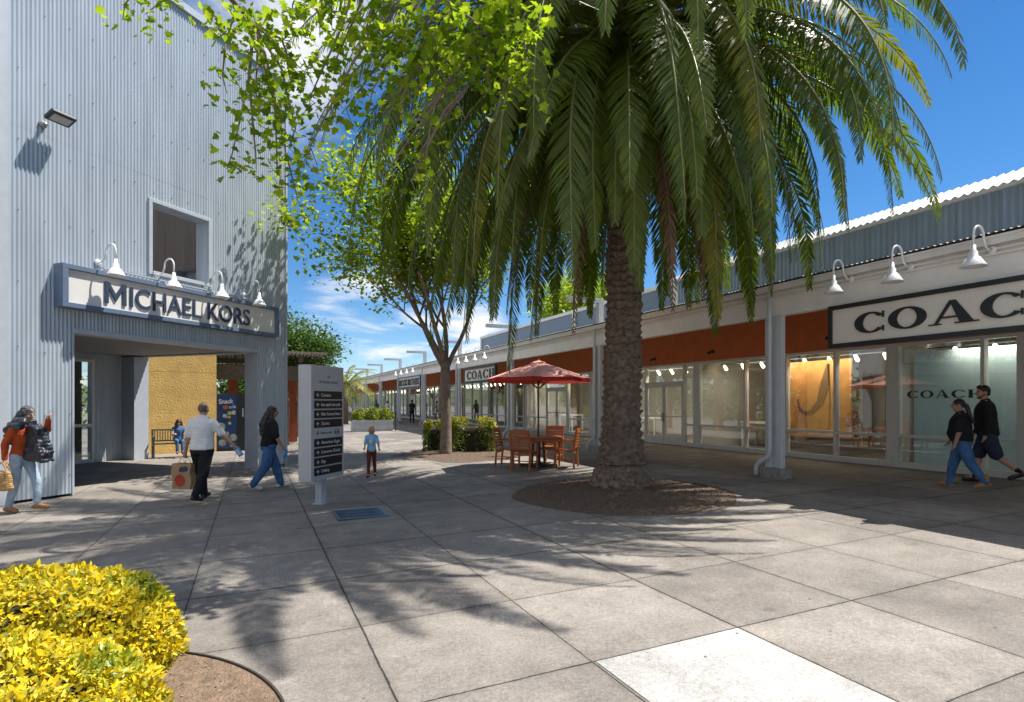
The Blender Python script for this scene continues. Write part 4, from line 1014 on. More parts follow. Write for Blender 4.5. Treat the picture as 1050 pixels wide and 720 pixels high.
for i, rw in enumerate(rows_):
    z = 1.74-.155*i
    if rw:
        m_ = MB(); m_.box(-.385,.405,-.136,-.1305,z,z+.132); pl = m_.build('name_plate', PLATE, ds, local=True)
        text_obj('lettering', rw[0], .075, LTR, pl, (-.2,-.1365,z+.042), (1,0,0), (0,0,1), (0,-1,0), .003, width=min(.55, .038*len(rw[0])))
        a_ = MB(); arrow(a_, -.295, z+.066, .07, rw[1], 0); a_.build('arrow', LTR, pl, local=True)
    else:
        text_obj('lettering', 'Restrooms', .07, LTD, ds, (-.2,-.1305,z+.045), (1,0,0), (0,0,1), (0,-1,0), .003, width=.31)
        a_ = MB(); arrow(a_, -.295, z+.068, .07, 1, 1); a_.build('arrow', LTD, ds, local=True)
        a_ = MB()
        for x in (.2,.26,.31):
            a_.prism([(x+a, z+.108+b) for a, b in ell_arc(.011,.011,0,2*PI,11)[:-1]], (0,-.1305,0), (1,0,0), (0,0,1), (0,-1,0), .003); a_.prism([(x-.014,z+.09),(x+.014,z+.09),(x+.02,z+.05),(x+.008,z+.05),(x+.008,z+.02),(x-.008,z+.02),(x-.008,z+.05),(x-.02,z+.05)], (0,-.1305,0), (1,0,0), (0,0,1), (0,-1,0), .003)
        a_.build('restroom_figures', LTD, ds, local=True)
text_obj('lettering', 'PETALUMA VILLAGE', .06, LTD, ds, (.02,-.1305,2.0), (1,0,0), (0,0,1), (0,-1,0), .003, width=.52, align='CENTER')
a_ = MB(); a_.prism([(-.04,2.1),(.04,2.1),(.04,2.115),(.008,2.115),(.008,2.14),(-.008,2.14),(-.008,2.115),(-.04,2.115)], (.02,-.1305,-.0), (1,0,0), (0,0,1), (0,-1,0), .003); a_.build('emblem', LTD, ds, local=True)

# ================================================================ PARASOL, TABLE, CHAIRS
WOOD = mat('oiled_teak', (.44,.125,.03), .45, var=.28, scale=5, stretch=(3,3,12), bump=.1)
p = ground_at(552, 14.4); tx, ty, tz = p
PAR = mat('parasol_fabric', (.94,.42,.33), .8, var=.04); PARR = mat('parasol_red', (.62,.03,.02), .8, var=.06)  # canopy colour lightened for sun glare on its top; lining keeps the red
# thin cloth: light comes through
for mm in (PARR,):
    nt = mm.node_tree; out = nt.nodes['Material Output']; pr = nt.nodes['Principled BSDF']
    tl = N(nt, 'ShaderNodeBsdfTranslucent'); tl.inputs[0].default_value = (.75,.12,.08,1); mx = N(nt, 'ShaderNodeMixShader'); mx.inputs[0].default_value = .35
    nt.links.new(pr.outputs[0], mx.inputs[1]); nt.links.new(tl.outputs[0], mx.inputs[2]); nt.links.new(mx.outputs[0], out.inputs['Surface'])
um = thing('parasol', 'red market parasol with pink sunlit top over the wooden table', 'parasol', (tx, ty, tz), R(12))
m_ = MB(); m_.tube([(0,0,.05),(0,0,2.62)], .022, 12); m_.build('pole', mat('parasol_pole', (.10,.045,.025), .5), um, local=True)
m_ = MB(); m_.lathe([(0,0),(.26,0),(.26,.05),(.06,.08),(.05,.3),(0,.3)], n=24); m_.build('base', DARKC, um, local=True)
def canopy(r, z0, z1, n=8, rings=7):
    m = MB(); rows = []
    for j in range(rings+1):
        f = j/rings; row = []
        for k in range(n*4):
            a = 2*PI*k/(n*4); q = (k % 4)/4; sag = math.sin(PI*q)
            rr = r*f*(1-.03*sag*f*0)*(math.cos(PI/n)/math.cos((q-.5)*2*PI/n))
            z = z1-(z1-z0)*(f**1.06)-.035*sag*f*(1-f*.6)
            row.append(m.pt((rr*math.cos(a), rr*math.sin(a), z)))
        rows.append(row)
    for j in range(rings):
        for k in range(n*4): m.face([rows[j][k], rows[j][(k+1)%(n*4)], rows[j+1][(k+1)%(n*4)], rows[j+1][k]], 0)
    return m, rows
m_, rows = canopy(1.30, 2.2, 2.62)
cn = m_.build('canopy', PAR, um, local=True)
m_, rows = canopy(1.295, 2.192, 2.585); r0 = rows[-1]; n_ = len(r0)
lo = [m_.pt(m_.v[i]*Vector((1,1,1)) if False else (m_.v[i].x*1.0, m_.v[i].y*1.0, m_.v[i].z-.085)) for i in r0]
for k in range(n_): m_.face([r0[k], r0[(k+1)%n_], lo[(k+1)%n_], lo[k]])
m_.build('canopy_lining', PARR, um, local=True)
m_, rows = canopy(.2, 2.592, 2.655, rings=3); m_.build('vent_cap', PAR, um, local=True)
m_ = MB(); m_.ell((0,0,2.66), (.03,.03,.04)); m_.build('finial', WOOD, um, local=True)
for k in range(8):
    a = 2*PI*k/8; m_ = MB(); m_.bar((.03*math.cos(a),.03*math.sin(a),2.55),(1.25*math.cos(a),1.25*math.sin(a),2.17),.018,.025); m_.bar((.03*math.cos(a),.03*math.sin(a),1.95),(.6*math.cos(a),.6*math.sin(a),2.36),.014,.018); m_.build('rib', WOOD, um, local=True)
tb = thing('patio_table', 'round teak table under the red parasol', 'table', (tx, ty, tz), R(8))
m_ = MB()
for i in range(12):
    x0 = -.62+i*.1035; xm = max(abs(x0), abs(x0+.095)); w_ = math.sqrt(max(.01, .63**2-xm**2))
    for sg_ in ((-1,1),): m_.box(x0, x0+.095, -w_, -.03 if abs(x0+.05) < .06 else 0, .715, .745); m_.box(x0, x0+.095, .03 if abs(x0+.05) < .06 else .001, w_, .715, .745)
m_.lathe([(.55,.66),(.64,.66),(.64,.712),(.55,.712)], n=32, cap=False); m_.build('table_top', WOOD, tb, local=True)
for k in range(4):
    a = PI/4+PI/2*k; c, s_ = math.cos(a), math.sin(a); m_ = MB(); m_.bar((.16*c,.16*s_,.06),(.12*c,.12*s_,.7),.05,.05); m_.bar((.1*c,.1*s_,.035),(.48*c,.48*s_,.035),.06,.06); m_.bar((.1*c,.1*s_,.655),(.5*c,.5*s_,.655),.05,.05); m_.build('table_leg', mat('dark_teak', (.10,.05,.03), .5, var=.2), tb, local=True)
def chair(label):
    t = thing('patio_chair', label, 'chair', (0,0,0), 0, 'teak chairs round the parasol table')
    for x in (-.24,.24):
        m_ = MB(); m_.bar((x,.22,0),(x,.22,.64),.045,.04); m_.build('front_leg', WOOD, t, local=True, bevel=.004)
        m_ = MB(); m_.bar((x,-.26,0),(x,-.22,.42),.045,.045); m_.bar((x,-.22,.42),(x*.98,-.32,.92),.042,.045); m_.build('rear_leg', WOOD, t, local=True, bevel=.004)
        m_ = MB(); m_.bar((x*1.06,-.26,.655),(x*1.06,.27,.655),.055,.025); m_.build('armrest', WOOD, t, local=True, bevel=.004)
    m_ = MB()
    for i in range(7): y = -.2+.066*i; m_.box(-.215,.215,y,y+.055,.42,.44)
    m_.box(-.215,.215,.2,.23,.35,.41); m_.box(-.215,.215,-.22,-.2,.35,.41); m_.build('seat', WOOD, t, local=True)
    m_ = MB()
    for i in range(6):
        z = .52+.07*i; y = -.24-(z-.42)*.19; m_.bar((-.215,y,z),(.215,y,z),.016,.05)
    m_.bar((-.25,-.315,.92),(.25,-.315,.92),.03,.07); m_.build('backrest', WOOD, t, local=True)
    m_ = MB(); m_.bar((-.24,-.2,.2),(-.24,.2,.2),.03,.02); m_.bar((.24,-.2,.2),(.24,.2,.2),.03,.02); m_.bar((-.24,0,.2),(.24,0,.2),.03,.02,up=(0,0,1)); m_.build('stretcher', WOOD, t, local=True)
    return t
c0 = None
for r_, f_, lab in ((-.76,.16,'teak chair at the left of the table, turned to face right'),(-.36,-.66,'teak chair with its slatted back to the viewer, left of the pole'),(.66,-.28,'teak chair at the right of the table, nearest the palm trunk'),(.36,.78,'teak chair behind the table, nearest the shop windows')):
    v = RIGHT*r_+FWD*f_; rz = face_to(-v.x, -v.y)+random.uniform(-.12,.12)
    if c0 is None: c0 = chair(lab); put(c0, (tx+v.x, ty+v.y, gz(tx+v.x)), rz)
    else: put(copy_tree(c0), (tx+v.x, ty+v.y, gz(tx+v.x)), rz, lab)
# planter far down the middle
PLW = mat('planter_grey', (.46,.49,.52), .8, var=.12, scale=2)
a = ground_at(362, 31.6); b = ground_at(403, 32.4); dv = (b-a); pl = thing('planter_box', 'long grey white planter box in the middle of the plaza holding round shrubs', 'planter', a, math.atan2(dv.y, dv.x)); ln_ = Vector((dv.x, dv.y, 0)).length
m_ = MB()
for i in range(4): m_.box(-.02*(i%2),ln_+.02*(i%2),-.02*(i%2),1.0+.02*(i%2),.165*i,.165*i+.162)
m_.box(.01,ln_-.01,.01,.99,0,.62,1); m_.build('planter_wall', [PLW, BED], pl, local=True)
m_ = MB(); m_.box(ln_+.1,ln_+.16,-.1,-.04,-.1,1.0); m_.build('marker_post', DARKC, pl, local=True); PLV = dv/ln_; PLA = a
# ================================================================ VEGETATION
HEDY = leaf_mat('golden_leaf', [(.45,.42,.014),(.84,.64,.012),(.88,.68,.02),(.80,.55,.01),(.62,.52,.03),(.82,.66,.06),(.30,.34,.015),(.50,.36,.02),(.14,.19,.02)], .3, .5, 1.15, .3)
HEDG = leaf_mat('green_sprig', [(.14,.24,.02),(.30,.36,.03),(.5,.46,.03),(.2,.30,.03)], .3, .4)
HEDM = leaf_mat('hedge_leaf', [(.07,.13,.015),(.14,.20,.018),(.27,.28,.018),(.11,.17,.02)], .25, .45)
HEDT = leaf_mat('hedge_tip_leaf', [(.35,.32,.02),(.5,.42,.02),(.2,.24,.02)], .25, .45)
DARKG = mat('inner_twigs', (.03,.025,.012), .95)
TWIG = mat('twig_bark', (.14,.09,.06), .9, var=.3)
def supere(u, v, rx, ry, rz_, e=.55, wob=.0, seed=0):
    sp = lambda x: np.sign(x)*np.abs(x)**e
    x = rx*sp(np.cos(v))*sp(np.cos(u)); y = ry*sp(np.cos(v))*sp(np.sin(u)); z = rz_*sp(np.sin(v))
    return np.stack([x, y, z], 1)
def mound(name, label, c, rx, ry, h, n, size, m1, m2=None, frac2=.06, rz=0., e=.6, cat='shrub', group=None, topm=None, clumpy=.06):
    t = thing(name, label, cat, c, 0, group)
    u = rng.random(n)*2*PI; s = rng.random(n); s = np.where(rng.random(n) < .55, s**(1/e), s); v = np.arcsin(np.clip(s, 0, 1))
    P = supere(u, v, rx, ry, h, e)
    nl = P/np.array([rx*rx, ry*ry, h*h]); nl /= np.linalg.norm(nl, axis=1)[:, None]+1e-9
    ws = np.array([noise.noise(Vector(p/ (.16*max(rx, .5)))) for p in P])
    dep = rng.random(n)**2.2*.22*min(rx, ry, h)
    P = P-nl*dep[:, None]+nl*(ws*clumpy)[:, None]
    ca, sa = math.cos(rz), math.sin(rz); Mz = np.array([[ca,-sa,0],[sa,ca,0],[0,0,1]]); P = P@Mz.T; nl = nl@Mz.T
    d = nl+rng.normal(size=(n,3))*.6+np.array([0,0,.35])
    zz = rng.normal(size=(n,3))*.8+nl*.8+np.array([.1,-.2,.3]); zz /= np.linalg.norm(zz, axis=1)[:, None]
    d = d-zz*np.sum(d*zz, 1)[:, None]; d /= np.linalg.norm(d, axis=1)[:, None]
    rot = np.stack([np.cross(d, zz), d, zz], 2); sc = rng.uniform(.5, 1.35, (n,1))*size
    keep = P[:, 2] > .0
    cl = np.array([noise.noise(Vector(p*2.3)+Vector((5.3,1.1,.4))) for p in P])
    g2 = (cl+rng.normal(size=n)*.12 > np.quantile(cl, 1-frac2)) if frac2 else np.zeros(n, bool)
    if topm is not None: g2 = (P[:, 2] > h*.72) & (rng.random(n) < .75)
    a = keep & ~g2; leaves('foliage', m1, L_OVAL_V, L_OVAL_F, P[a], rot[a], sc[a], t, local=True)
    if (keep & g2).any(): b = keep & g2; leaves('fresh_sprigs' if topm is None else 'golden_tips', m2 if topm is None else topm, L_OVAL_V, L_OVAL_F, P[b], rot[b], sc[b], t, local=True)
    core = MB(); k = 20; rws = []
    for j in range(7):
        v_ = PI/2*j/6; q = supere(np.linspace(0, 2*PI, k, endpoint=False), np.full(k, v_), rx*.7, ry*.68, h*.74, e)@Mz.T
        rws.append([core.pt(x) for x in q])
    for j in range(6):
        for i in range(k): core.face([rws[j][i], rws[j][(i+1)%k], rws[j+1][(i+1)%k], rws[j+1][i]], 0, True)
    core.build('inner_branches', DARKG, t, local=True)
    return t
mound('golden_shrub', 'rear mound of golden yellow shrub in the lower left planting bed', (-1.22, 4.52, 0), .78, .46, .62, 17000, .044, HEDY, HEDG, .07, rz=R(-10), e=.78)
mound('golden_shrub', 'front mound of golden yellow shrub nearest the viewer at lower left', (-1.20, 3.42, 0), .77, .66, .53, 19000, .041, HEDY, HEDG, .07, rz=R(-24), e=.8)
hc = ground_at(484, 18.9)
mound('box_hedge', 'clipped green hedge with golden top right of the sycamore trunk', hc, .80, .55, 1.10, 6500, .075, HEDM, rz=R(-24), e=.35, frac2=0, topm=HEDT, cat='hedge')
hc = ground_at(446, 19.4)
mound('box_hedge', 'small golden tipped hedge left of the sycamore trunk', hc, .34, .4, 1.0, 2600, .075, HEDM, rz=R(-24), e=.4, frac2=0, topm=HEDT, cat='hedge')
for i, (f, r_, h_) in enumerate(((.18,.42,.62),(.52,.5,.72),(.83,.46,.66))):
    q = PLA+PLV*(ln_*f)+Vector((-PLV.y, PLV.x, 0))*.45
    mound('round_shrub', ['leftmost round green shrub in the long planter box','middle round green shrub in the long planter box','rightmost round green shrub in the long planter box'][i], (q.x, q.y, gz(q.x)+.6), r_, r_, h_, 1500, .11, HEDM if i else HEDM, HEDG, .3, group='shrubs in the long planter box', e=.9)

# ---- palm
FROND = leaf_mat('palm_leaflet', [(.07,.112,.013),(.10,.148,.015),(.14,.182,.018),(.085,.128,.014),(.18,.21,.02)], .36, .4, 1.8, .42); FRONDY = leaf_mat('palm_leaflet_yellowing', [(.12,.14,.012),(.17,.18,.014),(.25,.22,.016),(.11,.13,.012)], .34, .45, 1.7, .3)
RACH = mat('frond_rib', (.20,.20,.06), .5, var=.2); DEADL = leaf_mat('dead_frond', [(.16,.09,.045),(.24,.14,.07),(.10,.06,.035)], .15, .8)
TRUNKP = mat('palm_trunk_bark', (.21,.155,.115), .95, var=.5, scale=9, bump=1., bscale=34, dist=.04)
PX, PY = 6.30, 9.02; PZ = gz(PX)
palm = thing('palm_tree', 'tall date palm with a thick scaly trunk and drooping crown in the mulch circle', 'tree', (PX, PY, PZ))
m_ = MB(); rows_p = []; NS, NZ = 108, 330; HT_ = 9.2
def prad(z): return float(np.interp(z, [0,.12,.3,.5,.8,1.3,3.5,6.2,7.4,8.2,8.9], [.60,.60,.55,.45,.385,.335,.31,.31,.37,.46,.38]))
for j in range(NZ+1):
    z = HT_*j/NZ; row = []
    for k in range(NS):
        a = 2*PI*k/NS
        # overlapping diamond leaf scars on a spiral lattice
        w = z/.135; jit = .55*noise.noise(Vector((math.cos(a)*2.6, math.sin(a)*2.6, z*2.3)))+.18*noise.noise(Vector((math.cos(a)*7, math.sin(a)*7, z*5)))
        w += jit; rowi = math.floor(w); fz = w-rowi; uu = a/(2*PI)*8+(rowi % 2)*.5
        fu = uu-math.floor(uu)-.5
        cellr = (math.sin(rowi*78.233+(math.floor(uu) % 8)*37.719)*43758.5453) % 1
        edge = max(0, 1-abs(fu)*1.7)
        scar = (.004+.085*min(1, edge*2.2)**.7*(fz**1.1 if fz < .86 else (1-fz)/.14*.85))*(.55+.8*cellr) if z > .5 else 0
        nz_ = noise.noise(Vector((math.cos(a)*3, math.sin(a)*3, z*2.2)))*.022+noise.noise(Vector((math.cos(a)*9, math.sin(a)*9, z*9)))*.016
        if z < .55: nz_ = nz_*2.0+noise.noise(Vector((math.cos(a)*6, math.sin(a)*6, z*14)))*.05
        r_ = prad(z)-.03+scar+nz_
        row.append(m_.pt((PX+.10*math.sin(z*.25)-.0*z+r_*math.cos(a), PY+r_*math.sin(a), PZ+z-.03)))
    rows_p.append(row)
for j in range(NZ):
    for k in range(NS): m_.face([rows_p[j][k], rows_p[j][(k+1)%NS], rows_p[j+1][(k+1)%NS], rows_p[j+1][k]], 0, False)
m_.face(rows_p[-1]); m_.build('trunk', TRUNKP, palm, recalc=False)
def frond(name, az, el, length, z0, bend, dead=False, npair=124, wid=.6, roll=0., parent=palm, base=None, tip=-86, mb=None, lm=None):
    own = mb is None
    ca, sa = math.cos(az), math.sin(az); hor = Vector((ca, sa, 0)); side = Vector((-sa, ca, 0))
    p = (base or Vector((PX+.15, PY, PZ+z0)))+hor*.28; n = 44; pts = []; tang = []
    for i in range(n+1):
        t = i/n; th = max(R(tip), R(el)-R(bend)*t**1.25)
        d = hor*math.cos(th)+Vector((0,0,math.sin(th)))
        sway = side*(.10*math.sin(t*2.2)*roll)
        pts.append(p.copy()); tang.append((d+sway*.6).normalized()); p = p+tang[-1]*length/n
    if own: mb = MB()
    mb.tube(pts, [.045*(1-.86*(i/n)**.7)*(1 if i > 2 else 1.4) for i in range(n+1)], 6, 1)
    t = np.linspace(.13, .995, npair)
    for j, tt in enumerate(t):
        f = tt*n; i = min(int(f), n-1); q = f-i
        P = pts[i].lerp(pts[i+1], q); T_ = tang[i]
        Nn = side.cross(T_).normalized() if False else T_.cross(side).normalized()*-1
        rl = roll*.8*tt
        B = (side*math.cos(rl)+Nn*math.sin(rl)).normalized(); Nn = B.cross(T_).normalized() if B.cross(T_).dot(Nn) > 0 else -B.cross(T_).normalized()
        prof = (min(1, (tt-.08)/.16)**.7)*(1-.78*max(0, (tt-.55)/.45)**1.4)
        ll = wid*prof*(.92+.16*random.random())
        al = R(72-38*tt+random.uniform(-6,6)); vv = R(26+random.uniform(-14,14))
        if dead: ll *= .75; al = R(30+random.uniform(-12,12))
        for s in (1,-1):
            d = (T_*math.cos(al)+(B*s*math.cos(vv)+Nn*math.sin(vv))*math.sin(al)).normalized()
            W = d.cross(Nn).normalized()*random.uniform(.8,1.15)*(.020*(1 if tt < .9 else .7))
            e1 = P+d*ll*.55; d2 = (d+Vector((0,0,-.28-(.5 if dead else 0)))).normalized(); e2 = e1+d2*ll*.45
            ix = [mb.pt(P-W*.5), mb.pt(P+W*.5), mb.pt(e1+W), mb.pt(e1-W), mb.pt(e2)]
            mb.face([ix[0], ix[1], ix[2], ix[3]], 0); mb.face([ix[3], ix[2], ix[4]], 0)
    if not own: return
    return mb.build(name, [DEADL if dead else (lm or FROND), RACH if not dead else mat('dead_rib', (.2,.12,.07), .8)], parent, recalc=False)
GA = PI*(3-math.sqrt(5)); NF = 170; random.seed(21); INNER = MB(); big = set(range(0, 200)); random.seed(5); skip = set(random.sample(range(8, 150), 76))|set(range(158, 170)); random.seed(21)
for i in range(NF):
    random.seed(400+i*7); f = i/(NF-1)                       # 0 = oldest and lowest, 1 = youngest
    az = i*GA+random.uniform(-.12,.12)
    el = (-44+44*(f/.5) if f < .5 else 78*((f-.5)/.5)**1.25)+random.uniform(-7,7)
    ln_f = (5.4+.8*min(1, f/.5))-(1.4*max(0, f-.8)/.2)+random.uniform(-.6,.4)
    ln_f *= 1+.14*max(0, -(math.cos(az)*RIGHT.x+math.sin(az)*RIGHT.y))
    frond('frond', az, el, ln_f, 8.1+1.0*f, (48+46*min(1, f*2))+random.uniform(-8,16), roll=random.uniform(-1.1,1.1), wid=.54+random.uniform(-.06,.08), mb=INNER if i in skip else None, lm=FRONDY if random.random() < .1 else None)
for az, el, L_, bd_ in ((-125,-25,5.4,50),(-112,-15,5.6,60),(-140,-18,5.6,55),(-100,-30,5.2,45),(-155,-28,5.4,50),(-128,5,6.0,85),(-118,32,5.0,112),(-35,0,6.7,80),(-44,-10,6.4,68),(-22,8,6.5,85),(156,12,6.2,88),(170,2,6.1,78),(140,0,6.0,78),(-175,14,6.2,90)):
    random.seed(int(az*13+el)); frond('frond', R(az), el, L_, 8.35+.012*el, bd_, wid=.54, roll=random.uniform(-.7,.7))
struct(INNER.build('massed_fronds', [FROND, RACH], palm, recalc=False), 'stuff')
for i in range(7):
    az = (-2.6, -1.9, -.9, .2, 2.9, 3.6, -1.4)[i]
    frond('dead_frond', az, -52+random.uniform(-8,8), 5.0+random.uniform(-.8,.6), 7.9, 38, dead=True, npair=60, wid=.5, roll=random.uniform(-.6,.6))
FIB = leaf_mat('leaf_base_fibre', [(.16,.11,.075),(.09,.06,.04),(.22,.16,.11)], 0., .95)
n = 1500; a = rng.random(n)*2*PI; z = rng.uniform(6.7,8.7,n); r = np.interp(z,[6.7,8,8.7],[.40,.55,.45])+rng.uniform(-.05,.08,n)
P = np.stack([PX+.15+r*np.cos(a), PY+r*np.sin(a), PZ+z], 1); d = np.stack([np.cos(a)*.35, np.sin(a)*.35, -np.ones(n)], 1)+rng.normal(size=(n,3))*.2
zz = np.stack([np.cos(a), np.sin(a), np.zeros(n)], 1)+rng.normal(size=(n,3))*.3; zz /= np.linalg.norm(zz,axis=1)[:,None]; d = d-zz*np.sum(d*zz,1)[:,None]; d /= np.linalg.norm(d,axis=1)[:,None]
leaves('leaf_base_fibres', FIB, L_DIA_V, L_DIA_F, P, np.stack([np.cross(d,zz), d, zz], 2), np.stack([rng.uniform(.04,.09,n), rng.uniform(.3,.8,n), np.ones(n)*.1], 1), palm)
ORF = mat('fruit_stalk', (.45,.15,.03), .7, var=.3)
for az in (-2.0,-1.1,-.2):
    m_ = MB(); b0 = Vector((PX+.15+.4*math.cos(az), PY+.4*math.sin(az), PZ+8.55))
    for q in range(26):
        e = Vector((math.cos(az)*random.uniform(.3,.9)+random.uniform(-.3,.3), math.sin(az)*random.uniform(.3,.9)+random.uniform(-.3,.3), random.uniform(-.75,-.1)))
        m_.tube([b0, b0+e*.5+Vector((0,0,.12)), b0+e], [.012,.009,.006], 5)
    m_.build('fruit_stalk', ORF, palm)

# ---- broadleaf trees
def leafm(name, cols, tr=.45): return leaf_mat(name, cols, tr, .45, 1.9, .4)
SYC = leafm('sycamore_leaf', [(.095,.155,.014),(.165,.225,.017),(.26,.31,.022),(.12,.18,.014),(.34,.37,.035)], .55)
NEARL = leafm('plane_leaf', [(.085,.15,.012),(.165,.235,.015),(.26,.33,.02),(.12,.19,.012),(.36,.40,.035)], .6)
VINE = leafm('vine_leaf', [(.025,.06,.012),(.05,.10,.015),(.08,.14,.02),(.04,.08,.015)], .3)
BARK = mat('sycamore_bark', (.22,.165,.13), .9, var=.4, scale=5, bump=.6, bscale=16, dist=.03)
def grow(mb, p, d, length, r, depth, tips, spread=.6, up=.12, seg=5, nmin=3, nmax=4):
    pts = [p]; rad = [r]; dd = d.normalized()
    for i in range(seg):
        dd = (dd+Vector((random.uniform(-1,1), random.uniform(-1,1), random.uniform(-.7,1)))*.16+Vector((0,0,up*.3))).normalized()
        pts.append(pts[-1]+dd*length/seg); rad.append(r*(1-.5*(i+1)/seg))
    mb.tube(pts, rad, 8 if depth > 1 else 5)
    if depth == 0: tips += [(pts[k], dd) for k in range(2, len(pts))]; return
    if depth == 1: tips += [(pts[-1], dd)]
    for q in range(random.randint(nmin, nmax)):
        k = random.randint(2, seg); ang = random.uniform(.35, .95)*spread*1.5
        ax = dd.cross(Vector((random.uniform(-1,1), random.uniform(-1,1), random.uniform(-1,1)))).normalized()
        grow(mb, pts[k], Matrix.Rotation(ang, 3, ax) @ dd, length*random.uniform(.55,.78), rad[k]*.62, depth-1, tips, spread, up, seg, nmin, nmax)
def leafcloud(name, m, tips, per, sp, size, parent, tv=L_MAPLE_V, tf=L_MAPLE_F, droop=.5, zlim=None):
    P = np.array([list(t[0]) for t in tips for _ in range(per)], float); P = P+rng.normal(size=P.shape)*sp
    if zlim is not None: P = P[P[:, 2] > zlim]
    n = len(P); d = rng.normal(size=(n,3))+np.array([0,0,-droop]); rot = rand_rot(n, .35, d)
    return leaves(name, m, tv, tf, P, rot, rng.uniform(.65,1.25,(n,1))*size, parent)
def tree(name, label, base, th, r, limbs, ln_, depth, leafmat, per, sp, size, group=None, tv=L_DIA_V, tf=L_DIA_F, lean=(0,0,1), up=.15, seed=1, zlim=None, spread=.6):
    random.seed(seed); t = thing(name, label, 'tree', base, 0, group); m_ = MB(); b = Vector(base); tips = []
    top = b+Vector(lean)*th; m_.tube([b-Vector((0,0,.1)), b+Vector((0,0,.12)), b.lerp(top,.35)+Vector((.03,.02,0)), b.lerp(top,.7)+Vector((-.03,.03,0)), top], [r*1.5, r*1.2, r*.98, r*.92, r*.9], 14)
    for q, (az, el) in enumerate(limbs):
        d = Vector((math.cos(R(az))*math.cos(R(el)), math.sin(R(az))*math.cos(R(el)), math.sin(R(el))))
        grow(m_, top-Vector((0,0,.15+.15*(q%2))), d, ln_, r*.5, depth, tips, spread, up)
    m_.build('trunk', BARK, t); leafcloud('crown', leafmat, tips, per, sp, size, t, tv, tf, zlim=zlim); return t
b = ground_at(457, 17.95)
tree('sycamore_tree', 'sycamore with a forked trunk and bright spring leaves beside the hedge', b, 2.9, .16, [(190,58),(150,62),(240,62),(30,60),(100,82)], 3.1, 3, SYC, 26, .30, .16, seed=12, zlim=3.6)
tree('street_tree', 'bright green tree rising behind the arcade roof left of the palm trunk', (16.2, 27.5, .2), 4.2, .2, [(200,55),(90,50),(300,45),(20,55),(150,75)], 2.6, 2, SYC, 30, .42, .22, seed=9)
# overhanging plane tree: trunk left of the frame, limbs reaching over
nt_ = thing('plane_tree', 'leafy plane tree boughs hanging into the top left of the view', 'tree', (-2.7, 2.9, 0)); m_ = MB(); random.seed(3)
m_.tube([(-2.7,2.9,-.1),(-2.7,2.9,.2),(-2.62,2.95,1.6),(-2.5,3.1,3.2),(-2.2,3.5,4.6)], [.32,.24,.2,.18,.15], 14)
LIMB = [(-2.2,3.5,4.6),(-1.2,4.9,6.0),(-.2,6.0,6.7),(.6,6.3,6.75),(1.4,6.1,6.4),(2.0,5.8,5.85),(2.5,5.5,5.4)]
m_.tube(LIMB, [.14,.11,.085,.07,.05,.03,.015], 8)
LIMB2 = [(-1.2,4.9,6.0),(-.9,6.0,6.5),(-.6,7.2,6.6),(.1,7.8,6.3)]
m_.tube(LIMB2, [.09,.06,.04,.02], 8)
LIMB3 = [(-2.4,3.2,3.9),(-2.9,2.4,5.2),(-2.6,1.4,6.5),(-2.0,.4,7.4)]; m_.tube(LIMB3, [.12,.09,.06,.03], 8)
LIMB4 = [(-2.3,3.3,4.3),(-3.4,3.6,5.6),(-4.4,3.6,6.8)]; m_.tube(LIMB4, [.1,.07,.03], 8)
lp = []
for Lm in (LIMB, LIMB2):
    for i in range(1 if Lm is LIMB else 0, len(Lm)-1):
        for q in range(8): lp.append(Vector(Lm[i]).lerp(Vector(Lm[i+1]), q/8))
CL = [(128,4,6.6,16),(160,6,6.6,16),(150,-12,6.7,16),(235,32,6.6,34),(262,22,6.6,30),(285,45,6.5,34),(300,70,6.4,36),(328,22,6.5,36),(228,78,6.6,18),(262,95,6.5,34),(283,112,6.5,34),(303,132,6.4,36),(262,158,6.5,32),(238,158,6.6,22),(284,170,6.5,30),(302,192,6.5,20),(318,150,6.4,34),
      (345,60,6.4,40),(355,112,6.4,34),(375,30,6.2,42),(402,58,6.1,42),(382,92,6.2,26),(412,100,6.1,18),(430,40,6.,44),(460,18,5.9,42),(450,72,6.,42),(480,50,5.9,42),(500,80,5.8,34),(520,58,5.8,40),(538,42,5.8,34),(536,78,5.8,24),(420,132,6.1,12),(402,168,6.2,10),(428,160,6.1,8),(422,186,6.1,8),(512,106,5.8,6),(470,105,5.9,5),(340,10,6.4,40),(400,8,6.1,44),(500,10,5.8,40),(540,10,5.8,26),(300,5,6.5,36),(320,95,6.4,34)]
tips = []
for u, v, d, n_ in CL:
    c = at(u, v, d); near = min(lp, key=lambda q: (q-c).length-.0*q.z); mid = near.lerp(c, .55)+Vector((random.uniform(-.1,.1), random.uniform(-.1,.1), .12*(near-c).length*.5))
    end = c+Vector((random.uniform(-.1,.1), random.uniform(-.1,.1), -.18)); m_.tube([near, mid, c, end], [.022,.014,.008,.004], 6)
    for q in range(int(n_*1.9)):
        t_ = random.random(); o_ = (mid.lerp(c, min(1, t_*1.5)) if t_ < .5 else c.lerp(end, (t_-.5)*2))
        tips.append((o_+Vector((random.gauss(0,.15), random.gauss(0,.15), random.gauss(0,.13))), None))
for Lm, n_ in ((LIMB3, 420), (LIMB4, 420), (LIMB, 160)):
    for q in range(n_):
        i = random.randint(1, len(Lm)-2); o_ = Vector(Lm[i]).lerp(Vector(Lm[i+1]), random.random())
        if Lm is LIMB and o_.x > -.4: continue
        tips.append((o_+Vector((random.gauss(0,.5), random.gauss(0,.5), abs(random.gauss(0,.45)))), None))
m_.build('trunk', BARK, nt_); leafcloud('crown', NEARL, tips, 1, .03, .088, nt_, droop=.9)
